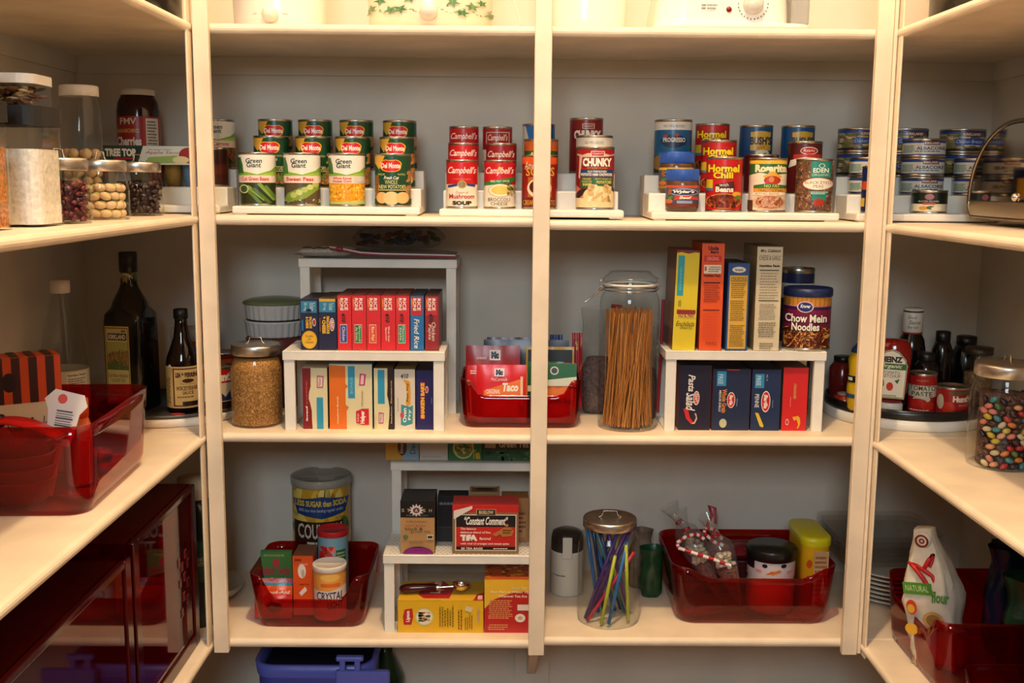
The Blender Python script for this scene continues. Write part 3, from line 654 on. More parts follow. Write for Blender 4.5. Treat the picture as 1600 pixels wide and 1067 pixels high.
for lab, x, y, kd in SJ:
    Rr = .0475; t = lid_jar(lab, (x, y, z2), Rr, .105, lidr=.93, lidh=.019, rz=1.35, shoulder=.3, hh=.014)
    if kd == 'pist':
        core = MB().ball((0, 0, 0), .0115, .0078, .0072, M('#dcb98c', .55), 10).ball((.004, 0, .002), .0085, .0045, .0065, M('#a9a04e', .6), 8)
        rd = random.Random(4); p0 = None
        for lay in range(4):
            n = 12
            for i in range(n):
                a = 2*PI*(i+.5*(lay % 2))/n; r_ = .0335; L = (x+r_*math.cos(a), y+r_*math.sin(a), z2+.0115+lay*.0148+rd.uniform(-.001, .001)); ro = (rd.uniform(-.3, .3), rd.uniform(-.4, .4), a+PI/2+rd.uniform(-.3, .3))
                if p0 is None: p0 = core.build('pistachio', loc=L, rot=ro); put(p0, 'cream pistachio nut in its shell in the small jar', 'nut', 'pistachios in the small jar')
                else: piece(p0, L, ro, 'cream pistachio nut in its shell in the small jar', 'nut', 'pistachios in the small jar')
    else:
        rd = random.Random(3); m = MB(); cols = ['#4a0c14', '#5e1418', '#33080e', '#6e2018'] if kd == 'cran' else ['#2a1714', '#3c221c', '#1f100f', '#4a2c22']
        for lay in range(8):
            for i in range(17):
                a = 2*PI*i/17+rd.random(); r_ = rd.uniform(.034, .0395)
                m.ball((r_*math.cos(a), r_*math.sin(a), .009+lay*.0078+rd.uniform(-.002, .002)), .0072, .005, .0044, M(rd.choice(cols), .28), 6, Matrix.Rotation(rd.uniform(0, 6), 3, 'Z')@Matrix.Rotation(rd.uniform(-1, 1), 3, 'X'))
        m.lathe([(.0001, .006), (.034, .006), (.034, .062), (.02, .068), (.0001, .07)], M(cols[0], .5, 0, 'dried'), 20)
        o = m.build('dried_fruit', t); o['kind'] = 'stuff'
# cherries, apple sauce box and what it rests on
chx, chy = X(216, .30, 180), .30
t = thing('preserve_jar', 'tall jar of dark maraschino cherries with red and yellow label', 'jar', (chx, chy, z2), .1)
chz = at(216, 225, y=chy-.04).z
MB().lathe([(.0001, .002), (.044, 0), (.047, .005), (.047, .125), (.044, .145), (.037, .158), (.036, .165), (.0001, .165)], M('#2a0608', .12), 40).build('glass_body', t)
MB().lathe([(.038, .16), (.0385, .161), (.0385, .172), (.037, .174), (.0001, .174)], M('#d9cfc0', .35), 40).build('lid', t)
l = MB(); art_cyl(l, [B(0, .12, '#c99a2c'), B(.12, 1, '#a51c20'), T('FMV', .16, .78, .56, .95, '#e6d9c4', bold=.02), T('MARASCHINO', .06, .55, .62, .66, '#d9b84c', bold=.02), T('Cherries', .04, .2, .66, .45, '#f1e8da', bold=.04), R(.76, .1, .98, .95, '#e2d9cc'), LN(.78, .14, .96, .9, 9, '#6d5f58')], .0475, .03, .112, n=40, base='#a51c20'); l.build('paper_label', t)
cz_ = at(216, 140, y=chy).z-.174; t.location.z = cz_
tin_can('grn', .04, cz_-z2-.0004, [B(0, 1, '#2c3a26')], '#2c3a26', name='tin_can', label='dark can hidden under the cherry jar in the left corner', loc=(chx, chy, z2))
ttw = at(160, 242, y=.10).x; tt1 = at(306, 242, y=.10).x
ta = [P([(0, 0), (0, 1), (.45, 1), (.38, 0)], '#20331c'), P([(.44, 1), (1, 1), (1, 0), (.37, 0)], '#d9ded0'), *TO('TREE TOP', .03, .42, .36, .85, '#e6e2d2', '#0f1a0e', bold=.06, g=.01), R(.12, .28, .33, .36, '#b3202a'),
      T('No Sugar Added', .5, .74, .74, .84, '#b3403a'), T('Apple Sauce', .46, .54, .86, .72, '#c0302a', shear=.2), P([(.44, .05), (.5, .4), (.8, .5), (.86, .1)], '#9cb45a'), E(.92, .5, .1, .42, '#a3141c'), E(.84, .26, .09, .2, '#e6d49a')]
zbx = at(230, 257, y=.10).z
put(carton(ttw, tt1, .10, .09, zbx, .039, '#d9ded0', ta, top='#30402a', side='#20331c', lab='flat green and white apple sauce carton with red apple picture', rz=.0), None, None)
for i, (px, c, cl) in enumerate(((266, '#8a6a30', 'tan'), (294, '#5d7c9c', 'blue'), (238, '#6b3324', 'brown'), (210, '#7a6a4c', 'dull olive'))):
    x_ = X(px, .13, 280)
    m = MB().lathe([(.0001, 0), (.014, 0), (.019, zbx-z2-.0585), (.0195, zbx-z2-.0563), (.0001, zbx-z2-.0563)], M(c, .4), 20)
    put(m.build('sauce_cup', loc=(x_, .155, z2+.0559)), f'{cl} single-serving cup under the apple sauce carton', 'cup', 'cups under the apple sauce carton')
tin_can('bkc', .03, .11, [B(0, 1, '#22301c'), B(.7, .85, '#7a1d1a')], '#22301c', label='narrow dark green can behind the tall macadamia jar', loc=(X(168, .12, 215), .03, z2))

# ---- bread box on the right side shelf
t = thing('bread_box', 'curved chrome roll-top bread box on the right side shelf', 'bread box', (.945, -.005, z2r), math.radians(-90))
def bprof(g):
    r = .19-g; p = [(.02+g, .012+g), (.004+g, .03+g), (.002+g, .05)]
    p += [(.192-r*math.cos(PI/2*i/12), .05+(.150-g)*math.sin(PI/2*i/12)) for i in range(1, 13)]
    return p+[(.36-g, .2-g), (.385-g, .17-g), (.39-g, .03), (.37-g, .012+g)]
# local x runs along the shelf towards the door of the room, local y into the shelf
MB().prism(bprof(0.0), .004, .205, M('#6e665c', .35), axis='y').build('shell', t)
MB().prism(bprof(.008), -.0005, .004, M('#b9aa98', .06, 1), axis='y').build('mirror_end_panel', t)
MB().tube([(p[0], 0, p[1]) for p in bprof(.003)+bprof(.003)[:1]], .0042, M('#8f8578', .2, 1)).build('end_rim', t)
MB().box(.012, -.002, .018, .38, .0, .0465, M('#bda98c', .3, 1)).box(.01, -.003, .0465, .382, 0, .0485, M('#3a332c', .4)).build('base_band', t)
MB().lathe([(.0001, .008), (.006, .006), (.009, .001), (.009, -.003)], CHROME, 20, axis='y').build('pivot_screw', t, loc=(.208, -.001, .057))

# ================================================================ shelf 3
z3, z3r = S[3]
def ya(px, py, z): return at(px, py, z=z).y
def cp(l, r, ptop, bot, z, dep, front, art=(), y=None, **k):
    if y is None: y = max(.012, ya((l+r)/2, bot, z))
    return cpx(l, r, ptop, bot, y, z, dep, front, art, **k)
# lazy susan, left corner
LSX, LSY = -.765, .205
t = thing('lazy_susan', 'round turntable with white base and grey top in the left corner', 'turntable', (LSX, LSY, z3))
MB().lathe([(.0001, 0), (.163, 0), (.167, .003), (.167, .016), (.163, .018), (.0001, .018)], M('#e9e4da', .35), 64).build('base', t)
MB().lathe([(.0001, .018), (.158, .018), (.161, .020), (.161, .026), (.157, .026), (.156, .022), (.0001, .022)], M('#4e4c4a', .45), 64).build('turning_top', t)
MB().add([(.016*math.cos(a*PI/10), .009*math.sin(a*PI/10), 0) for a in range(20)], [list(range(20))], M('#d02820', .4)).build('red_badge', t, loc=(.055, -.135, .0263))
zl = z3+.0222
# big clear oil bottle
t = thing('oil_bottle', 'clear plastic oil bottle with white cap, nearly empty, in the left corner', 'bottle', (-.946, .058, z3), .3)
bp = [(.0001, .002), (.044, 0), (.05, .006), (.05, .125), (.047, .15), (.037, .205), (.026, .25), (.019, .285), (.017, .3)]
MB().lathe(bp, GLASS, 40).build('bottle_body', t)
MB().lathe([(.0001, .004), (.0455, .004), (.0475, .01), (.0475, .06), (.0001, .06)], clear('oil', (.55, .42, .12), 1.3), 32).build('oil', t)
l = MB(); art_cyl(l, [B(0, 1, '#cfc5b0'), R(.0, .42, .5, 1, '#d5ccb8'), T('Wesson', -.15, .62, .42, .86, '#15221a', bold=.09), R(0, .38, .48, .54, '#20443a'), P([(0, .55), (.5, .58), (.5, .54), (0, .5)], '#c4622a'), R(.58, .1, .95, .95, '#ded6c6'), T('Nutrition Facts', .6, .86, .93, .92, '#33302a', bold=.03), LN(.6, .14, .93, .82, 12, '#7a7266')], .0503, .045, .128, n=40); l.build('paper_label', t)
MB().lathe([(.019, .29), (.0205, .292), (.0205, .316), (.0001, .317)], M('#e9e2d6', .4), 32).build('cap', t)
# dark square olive oil bottle
ox, oy = -.832, .15
t = thing('oil_bottle', 'tall dark olive oil bottle with cream landscape label', 'bottle', (ox, oy, z3+.0265), -.18)
b = MB(); hw = .0455
secs = [(0, .96), (.004, 1), (.185, 1), (.200, .985), (.214, .95), (.228, .88), (.241, .78), (.252, .66), (.262, .54), (.271, .45), (.28, .385), (.345, .34)]
rgs = []
for zz, f in secs:
    rd_ = .014 if f > .9 else hw*f*.95
    w2 = 2*hw*max(f, .30); rg = rr(w2, w2, min(rd_, w2/2*.98), 4, 1); rgs.append([(p[0], p[1], zz) for p in rg])
n = len(rgs[0])
b.add([p for r_ in rgs for p in r_], [(k*n+i, k*n+(i+1) % n, (k+1)*n+(i+1) % n, (k+1)*n+i) for k in range(len(rgs)-1) for i in range(n)]+[list(range(n))[::-1]], M('#10120a', .1), True)
b.build('bottle_body', t)
l = MB(); art_flat(l, [R(0, 0, 1, 1, '#c8a544'), R(.04, .02, .96, .98, '#3a3420'), R(.06, .03, .94, .97, '#ccba72'), R(.12, .82, .9, .91, '#2a1c22'), T('KIRKLAND', .16, .835, .86, .895, '#e9dfc4', bold=.03), R(.06, .44, .94, .80, '#a9a154'), P([(.06, .62), (.3, .68), (.6, .66), (.94, .7), (.94, .5), (.06, .5)], '#8c6b3a'), P([(.06, .52), (.5, .56), (.94, .5), (.94, .44), (.06, .44)], '#596a30')]+SCAT(.08, .46, .92, .7, 50, ['#b9954c', '#6b5a2c', '#c07a4a', '#49602a'], .04, .014, 3)+[
    T('EXTRA VIRGIN', .12, .345, .9, .385, '#6a4c24'), T('OLIVE OIL', .22, .28, .8, .325, '#6a4c24'), T('TOSCANO', .3, .2, .72, .24, '#7a6034'), T('500', .7, .925, .88, .955, '#2c2418', bold=.05), LN(.12, .12, .9, .17, 1, '#8a7444')], (-hw*.80, -hw-.0005, .018), (hw*1.25, 0, 0), (0, 0, .172)); l.build('front_label', t)
l = MB(); art_cyl(l, [B(0, 1, '#4f5a2a'), E(.5, .5, .42, .46, '#c3b48a'), E(.5, .5, .3, .3, '#8a8452')], .0172, .279, .305, n=24); l.build('neck_label', t)
MB().lathe([(.0165, .305), (.0195, .307), (.0195, .348), (.0175, .350), (.0001, .350)], M('#14120c', .3), 32).build('cap', t)
t.location.z = zl
# worcestershire bottle
t = thing('sauce_bottle', 'dark brown sauce bottle with cream and red label on the turntable', 'bottle', (-.713, .125, zl), .12)
MB().lathe([(.0001, .002), (.032, 0), (.0355, .005), (.0355, .105), (.0335, .12), (.026, .140), (.0175, .165), (.0135, .195), (.0125, .22), (.0001, .22)], M('#1c0d07', .08), 40).build('bottle_body', t)
l = MB(); art_cyl(l, [B(0, 1, '#d9b871'), R(.28, .04, 1, .96, '#5c1a16'), R(.32, .07, 1, .93, '#d9b871'), T('LEA & PERRINS', .36, .74, 1.0, .86, '#4a1512', bold=.06), E(.72, .66, .16, .05, '#4a1a14'), T('The Original', .5, .56, .9, .61, '#8a5f2c', shear=.2), T('WORCESTERSHIRE', .38, .43, .99, .53, '#5c1a16', bold=.02), T('SAUCE', .56, .33, .86, .41, '#5c1a16', bold=.02), LN(.4, .24, .95, .3, 1, '#8a5f2c'), R(.55, .07, 1, .16, '#1f1712'), LN(.08, .1, .2, .9, 2, '#8a5f2c', vert=True), P([(.12, .98), (.2, 1.06), (.28, .98)], '#e8ddc0')], .0358, .012, .104, n=48); l.build('paper_label', t)
MB().lathe([(.0135, .205), (.0155, .207), (.0155, .226), (.013, .228), (.0001, .228)], M('#0f0d0c', .4), 24).build('cap', t)
# the rest of the turntable
t = thing('spice_shaker', 'tall orange spice shaker with pale lid behind the sauce bottle', 'shaker', (-.742, .265, zl))
MB().lathe([(.0001, .001), (.034, 0), (.036, .004), (.036, .150), (.0001, .150)], M('#9a5a2a', .35), 32).build('shaker_body', t)
MB().lathe([(.0365, .138), (.0375, .139), (.0375, .165), (.035, .167), (.0001, .167)], M('#c9bfae', .5), 32).build('lid', t)
hun = [B(0, 1, '#d5c9b4'), B(.66, 1, '#a11a1e'), T("Hunt's", .3, .70, 1, .94, '#efe5d4', bold=.06), B(0, .18, '#1d1512'), P([(.4, .6), (.7, .3), (.9, .5), (1, .2), (.6, .2)], '#22335e'), R(.3, .2, .6, .26, '#a11a1e')]
tin_can('hun', .037, .098, hun, '#d5c9b4', name='tin_can', label='red and cream can with white lettering just right of the left strip', loc=(-.645, .150, zl), yaw=.35)
tin_can('orr', .034, .055, [B(0, 1, '#7a1f14'), R(.3, .2, .8, .8, '#c4552a')], '#7a1f14', label='small red and orange can at the back right of the turntable', loc=(-.661, .272, zl))
tin_can('orr', .034, .055, 0, '#7a1f14', label='small red and orange can stacked upon another at the back', loc=(-.661, .272, zl+.055))
t = thing('sauce_bottle', 'slim red capped bottle half hidden by the left upright strip', 'bottle', (-.690, .215, zl))
MB().lathe([(.0001, 0), (.022, 0), (.024, .004), (.024, .11), (.012, .15), (.011, .17)], M('#5b1512', .15), 24).build('bottle_body', t)
MB().lathe([(.012, .16), (.0145, .162), (.0145, .188), (.0001, .19)], M('#9a1a18', .35), 20).build('cap', t)
# ramekins
rx = X(432, .335, 490)
zd1 = at(430, 503, y=.262).z-z3; zd2 = zd1-.0405
for i, zz in enumerate((zd1, zd2)):
    rc = MB(); n = 56; pr_ = [(.0001, .003), (.062, .003), (.064, 0), (.068, .005), (.071, .033), (.074, .036), (.074, .040), (.070, .040), (.067, .033), (.062, .006)]
    vs = []
    for r_, z_ in pr_:
        for j in range(n*2):
            a = 2*PI*j/(n*2); fl = .0016*(1 if (j//2) % 2 else -1) if .004 < z_ < .034 and r_ > .066 else 0; vs.append(((r_+fl)*math.cos(a), (r_+fl)*math.sin(a), z_))
    N = 2*n
    rc.add(vs, [(k*N+q, k*N+(q+1) % N, (k+1)*N+(q+1) % N, (k+1)*N+q) for k in range(len(pr_)-1) for q in range(N)], M('#d9d5d0', .25), True)
    put(rc.build('baking_dish', loc=(rx, .325, z3+zz)), ('white fluted baking dish on top of the stack, under the green lid', 'white fluted baking dish below the top one')[i], 'dish', 'fluted dishes behind the rice jar')
rc2 = MB().lathe([(.0001, .0), (.070, .0), (.071, .004), (.071, zd2-.005), (.068, zd2-.0005), (.0001, zd2-.0005)], M('#6e3024', .4), 40)
put(rc2.build('storage_tin', loc=(rx, .325, z3)), 'dark red tin carrying the fluted dishes', 'tin')
put(MB().lathe([(.0001, .013), (.03, .012), (.06, .008), (.075, .002), (.077, -.002), (.074, .0), (.0001, .001)], clear('green_lid', (.35, .42, .2), 1.3, .3, (.3, .34, .16, .6)), 40).build('dish_lid', loc=(rx, .325, z3+zd1+.0405)), 'translucent green domed lid lying on the fluted dish', 'lid')
# rice jar
t = lid_jar('large glass jar filled with brown rice under an aluminium lid', (X(402, .098, 640), .098, z3), .0555, .178, lidr=.955, lidh=.021, shoulder=.16, hh=.013, rz=-.15)
ri = MB(); rp = [(.0001, .004), (.05, .004), (.0535, .009), (.0535, .126), (.050, .138), (.047, .146), (.03, .150), (.0001, .151)]
ri.lathe(rp, M('#b57f3e', .7, 0, 'grain'), 48)
rd = random.Random(2)
for i in range(1500):
    a = rd.uniform(-PI, .2); z_ = rd.uniform(.007, .128); c = (.0538*math.cos(a), .0538*math.sin(a), z_)
    d1 = Vector((-math.sin(a), math.cos(a), 0)); th = rd.uniform(0, PI); l_ = d1*math.cos(th)+Vector((0, 0, 1))*math.sin(th); w_ = d1*-math.sin(th)+Vector((0, 0, 1))*math.cos(th); C = Vector(c); o_ = Vector((math.cos(a), math.sin(a), 0))*.0007
    ri.add([C-l_*.003, C-w_*.0009+o_, C+l_*.003, C+w_*.0009+o_], [(0, 1, 2, 3)], M(rd.choice(['#cf9a55', '#b07a3a', '#dcae6c', '#94602a']), .5))
o = ri.build('brown_rice', t); o['kind'] = 'stuff'

# ---- shelf risers with packet mixes (left bay)
yA = .030
ra0, ra1 = X(441, yA, 555), X(695, yA, 556); HA = at(560, 549.5, y=yA).z-z3
wire_shelf(ra0, ra1, yA, .155, z3, HA, 'white perforated riser, middle shelf left bay, carrying the rice mix boxes')
wire_shelf(X(466, .2, 406), X(714, .2, 406), .2, .16, z3, at(590, 405, y=.2).z-z3, 'tall white riser behind the rice boxes with a zip bag on top')
zA = z3+HA+.0002
GB = 'boxes on the left riser'
def ricer(lab_c, words, col='#cf1f27', top='#7c2a1c', txt='#f3e6dc', full=False):
    a = [T('RICE', .52, .73, .78, .95, '#f4e9df', rot=-90, bold=.025), T('RONI', .2, .73, .46, .95, '#f4e9df', rot=-90, bold=.025), P([(.08, .95), (.17, .92), (.15, .75), (.1, .8)], '#e0912c')]
    if lab_c: a += [R(.18, .13, .70, .47, '#e8dccb'), R(.2, .14, .68, .46, lab_c)]
    if len(words) == 1: a += [T(words[0], .34, .17, .56, .43, '#f3ead8', rot=-90, shear=.1)]
    else: a += [T(words[0], .48, .16, .62, .44, '#f3ead8', rot=-90), T(words[1], .26, .18, .42, .42, '#f3ead8', rot=-90)]
    return a
hw10 = [T('4/10', .3, .51, .6, .68, '#1c1418', rot=-90, bold=.03, shear=.3)]
mac1 = [R(.05, .74, .95, .97, '#2a7aa0'), T('The Cheesiest', .55, .78, .85, .94, '#d3e3e6', rot=-90), T('25 mg', .2, .78, .4, .94, '#d3e3e6', rot=-90), E(.5, .2, .44, .18, '#e3b02f', 28), E(.5, .2, .40, .165, '#c99420', 28), E(.5, .2, .38, .155, '#e3b02f', 28), T('Double', .3, .25, .72, .3, '#2a2412'), T('the', .42, .195, .6, .235, '#2a2412'), T('Calcium', .28, .13, .74, .18, '#2a2412'),
        T('MACARONI', .52, .43, .68, .66, '#e0b12c', rot=-90, bold=.05), T('& CHEESE', .32, .43, .48, .66, '#e0b12c', rot=-90, bold=.05), E(.8, .55, .1, .08, '#d8cfc4'), E(.8, .55, .07, .06, '#a02030'), R(.08, .38, .18, .6, '#1d6fa8'), E(.5, .79, .16, .03, '#12142a')]
mac2 = [R(.05, .74, .95, .95, '#2a7aa0'), R(.05, .95, .95, 1, '#d3a22c'), T('The Cheesiest', .6, .78, .85, .92, '#d3e3e6', rot=-90), T('25 mg', .25, .78, .45, .92, '#d3e3e6', rot=-90), T('MACARONI', .44, .32, .62, .66, '#e0b12c', rot=-90, bold=.06), T('& CHEESE', .2, .32, .4, .66, '#e0b12c', rot=-90, bold=.06), E(.76, .5, .13, .13, '#ece0d4', 24), E(.76, .5, .1, .11, '#b3202e', 24), T('KRAFT', .69, .42, .83, .58, '#ece0d4', rot=-90, bold=.04), T('DINNER', .06, .36, .12, .62, '#c77a2c', rot=-90)]
yb = .052; dB = .148
cp(470, 498, 468, 536, zA, dB, '#16183c', mac1, y=yb, top='#22223a', lab='navy macaroni box with round yellow calcium badge', group=GB)
cp(498.5, 527, 467, 537.5, zA, dB, '#16183c', mac2, y=yb, top='#4d4030', lab='navy macaroni box with yellow top edge and oval red logo', group=GB)
rd5 = [('#2a4a9c', ['Chicken'], 1, 'with blue panel', 528, 550), ('#1f7a3c', ['Broccoli', 'Au Gratin'], 0, 'with green panel, no pen marks', 550.5, 573), ('#d8501e', ['Rice Pilaf'], 0, 'with orange panel', 573.5, 595.5), ('', ['Whole Grain', 'Spanish'], 1, 'with white script and no panel', 596, 618.5), ('#1f8a6c', ['Mexican', 'Style'], 1, 'with teal panel and pen marks', 619, 640.5)]
for c, wd, pen, lb, l, r in rd5:
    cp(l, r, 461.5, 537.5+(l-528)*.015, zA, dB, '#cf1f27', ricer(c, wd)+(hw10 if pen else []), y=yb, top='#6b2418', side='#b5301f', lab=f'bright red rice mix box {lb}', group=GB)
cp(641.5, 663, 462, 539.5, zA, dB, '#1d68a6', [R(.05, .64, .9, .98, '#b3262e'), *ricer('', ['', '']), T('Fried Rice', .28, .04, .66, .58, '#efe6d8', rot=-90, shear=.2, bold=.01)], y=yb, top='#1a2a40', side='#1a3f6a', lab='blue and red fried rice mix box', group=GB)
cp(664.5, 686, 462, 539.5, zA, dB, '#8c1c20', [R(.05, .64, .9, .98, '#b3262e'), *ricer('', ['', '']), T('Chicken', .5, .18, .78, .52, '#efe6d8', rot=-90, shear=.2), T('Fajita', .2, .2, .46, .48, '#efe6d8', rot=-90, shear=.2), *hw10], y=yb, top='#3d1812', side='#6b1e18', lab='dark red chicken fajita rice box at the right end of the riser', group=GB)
# lower row
pil = lambda y0, h=.14, x0=.55, x1=.8: [P([(x0, y0), (x0+.02, y0+h), (x1, y0+h-.01), (x1-.03, y0)], '#c0206a'), P([(x0+.03, y0+.015), (x0+.05, y0+h-.02), (x1-.04, y0+h-.025), (x1-.06, y0+.015)], '#e0d0c4'), T('Pillsbury', x0+.06, y0+.03, x1-.08, y0+h-.03, '#7c2040', rot=90)]
hlp = lambda x0, x1, y0, y1: [P([(x0, y0+.03), (x0, y1-.04), ((x0+x1)/2, y1), (x1, y1), (x1, y0), ((x0+x1)/2, y0)], '#c8202a'), T('Helper', x0+.32*(x1-x0), y0+.02, x0+.75*(x1-x0), y1-.03, '#f3e8dc', rot=90, bold=.05), T('hamburger', x0+.06*(x1-x0), y0+.05, x0+.25*(x1-x0), y1-.07, '#f3e8dc', rot=90)]
wav = lambda x, s=1: P([(0, 0), (x, 0), (x-.02*s, .15), (x, .3), (x-.03*s, .42), (x-.1*s, .5), (x-.09*s, .6), (x-.03*s, .7), (x-.01*s, 1), (0, 1)], '')
strog = [P([(0, 0), (.38, 0), (.36, .15), (.36, .3), (.3, .42), (.24, .5), (.26, .6), (.33, .7), (.34, 1), (0, 1)], '#7c1218'), T('Stroganoff', .12, .13, .22, .38, '#f0e4d8', rot=90, bold=.04), R(.56, .0, .82, .52, '#2f93b8'), LN(.14, .4, .2, .9, 1, '#b06a5c', vert=True), *pil(.68, .2, .58, .86)]
cc = [P([(0, 0), (.40, 0), (.40, .28), (.45, .34), (.38, .38), (.38, .62), (.44, .66), (.38, .7), (.38, .97), (0, .99)], '#e0701c'), T('Cheeseburger Macaroni', .17, .08, .22, .5, '#f2d6b8', rot=90, bold=.03), R(.44, .48, .6, .97, '#2f93b8'), T('BONUS', .49, .55, .55, .8, '#8fc0d0', rot=90), *pil(.68, .18, .7, .86), *hlp(.62, .92, .07, .32), T('Add hamburger', .74, .36, .8, .6, '#8a5a34', rot=90)]
thr = [R(.2, .42, .55, .97, '#2f93b8'), P([(.7, 1), (1, 1), (1, 0), (.72, 0), (.78, .2), (.8, .35), (.74, .48), (.68, .56), (.7, .7)], '#2a1612'), T('Italian Sausage', .86, .1, .94, .8, '#d9b88a', rot=90, bold=.03), *pil(.1, .18, .22, .5), LN(.05, .02, .1, .3, 1, '#d8a03a', vert=True)]
ovn = [R(0, 0, 1, 1, '#d9cfbf'), T('4/10', .3, .85, .68, .93, '#1c1c1e', bold=.03, shear=.3), P([(.42, .84), (.75, .80), (.8, .6), (.78, .42), (.6, .38), (.55, .45), (.62, .6), (.55, .75)], '#d99a2a'), T('Fish Fry', .58, .46, .72, .78, '#3a2010', rot=90, bold=.02, shear=.2), P([(.3, .08), (.32, .42), (.75, .38), (.9, .41), (.88, .1), (.5, .06)], '#3f8f98'), T('Oven', .40, .12, .58, .36, '#f3eee2', rot=90, bold=.03), T('Fry', .66, .16, .82, .34, '#f3eee2', rot=90, bold=.03), E(.35, .24, .08, .05, '#c84050'), LN(.14, .3, .2, .6, 1, '#8a8274', vert=True)]
snb = [*TO("SHAKE'N BAKE", .24, .19, .46, .79, '#f0b43a', '#c8402a', rot=90, bold=.07, g=.012), E(.58, .68, .09, .06, '#e4cfc4'), E(.58, .68, .07, .045, '#c84858'), T('ORIGINAL', .82, .44, .86, .55, '#b9b6cc', rot=90)]
GC = 'boxes standing under the left riser'
yl = .048; ht = HA-.024
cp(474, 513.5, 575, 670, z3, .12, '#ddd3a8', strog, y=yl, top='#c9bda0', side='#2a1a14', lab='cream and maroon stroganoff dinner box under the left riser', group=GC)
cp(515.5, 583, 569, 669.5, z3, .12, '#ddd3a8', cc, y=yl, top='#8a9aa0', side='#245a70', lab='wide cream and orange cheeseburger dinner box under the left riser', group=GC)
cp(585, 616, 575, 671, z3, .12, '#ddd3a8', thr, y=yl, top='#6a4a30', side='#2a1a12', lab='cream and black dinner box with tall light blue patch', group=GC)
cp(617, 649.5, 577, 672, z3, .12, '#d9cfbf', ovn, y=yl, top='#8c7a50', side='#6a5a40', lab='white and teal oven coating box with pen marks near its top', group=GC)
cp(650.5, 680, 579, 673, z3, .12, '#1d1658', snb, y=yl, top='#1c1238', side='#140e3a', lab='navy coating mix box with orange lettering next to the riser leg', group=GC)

# zip bag with flour mix, and bag of odds and ends on the tall riser
zB = at(590, 405, y=.2).z
def pillow(w_, d, h, mat, n=14, seed=1, lump=.25, name='bag', taperx=0):
    m = MB(); vs = []; fs = []
    rd = random.Random(seed); off = Vector((rd.random()*9, rd.random()*9, 0))
    for s_ in (1, -1):
        for i in range(n+1):
            for j in range(n+1):
                u = i/n*2-1; v = j/n*2-1
                hh = (max(0, 1-u**4)*max(0, 1-v**4))**.5
                q = noise.noise(Vector((u*2.2, v*2.2, s_*3))+off)+.5*noise.noise(Vector((u*6, v*6, s_*5))+off)
                z_ = (h/2*hh*(1+lump*q) if s_ > 0 else -h/2*hh)
                vs.append((u*w_/2*(1-taperx*abs(v)), v*d/2, z_+h/2))
        o_ = 0 if s_ > 0 else (n+1)**2
        for i in range(n):
            for j in range(n):
                f = (o_+i*(n+1)+j, o_+(i+1)*(n+1)+j, o_+(i+1)*(n+1)+j+1, o_+i*(n+1)+j+1); fs.append(f if s_ > 0 else f[::-1])
    m.add(vs, fs, mat, True); return m
fx0, fx1 = X(460, .22, 395), X(712, .22, 395)
t = thing('zip_bag', 'flat clear zip bag holding white flour mix on the tall riser', 'bag', ((fx0+fx1)/2, .275, zB+.0005))
pillow(fx1-fx0, .14, .016, FILM, seed=3).build('bag_film', t)
o = pillow(.125, .11, .021, M('#d9cec0', .9, 0, 'flour'), seed=4).build('flour_mix', t, loc=(-.115, .0, .002)); o['kind'] = 'stuff'
zp = [(fx0-(fx0+fx1)/2+.082, -.070, .026), (fx0-(fx0+fx1)/2+.11, -.0705, .022), (-.03, -.0712, .014), (.02, -.0715, .0115), (.1, -.0715, .0105), ((fx1-fx0)/2, -.071, .009)]
MB().tube(zp, .0017, M('#e0cfcb', .4)).tube([(p[0], p[1]-.0005, p[2]-.0034) for p in zp], .0019, M('#8a1830', .4)).build('zip_strip', t)
MB().rbox(-.008, -.003, -.005, .008, .003, .005, M('#8a1428', .4)).build('zip_slider', t, loc=(zp[1][0]-.005, -.0725, .022))
MB().tube([(-.165, -.052, .0225), (-.15, -.0527, .0242), (-.14, -.053, .0215), (-.13, -.0532, .0245), (-.115, -.053, .022), (-.1, -.0525, .0243)], .0012, M('#2a2630', .6)).build('pen_note', t)
t = thing('snack_bag', 'crumpled clear bag of coloured wrappers lying behind the zip bag', 'bag', (X(625, .33, 380), .335, zB+.0165))
pillow(.215, .11, .052, FILM, seed=8, lump=.5).build('bag_film', t)
rd = random.Random(6); m = MB()
for i in range(34):
    m.ball((rd.uniform(-.09, .09), rd.uniform(-.035, .035), .010+rd.uniform(0, .026)), .018, .009, .006, M(rd.choice(['#5a2a1c', '#8a4a20', '#2a3a6c', '#4a5a2c', '#6b1f1c', '#3a2a22']), .4), 6, Matrix.Rotation(rd.uniform(0, 6), 3, 'Z')@Matrix.Rotation(rd.uniform(-.5, .5), 3, 'Y'))
o = m.build('wrapped_snacks', t); o['kind'] = 'stuff'

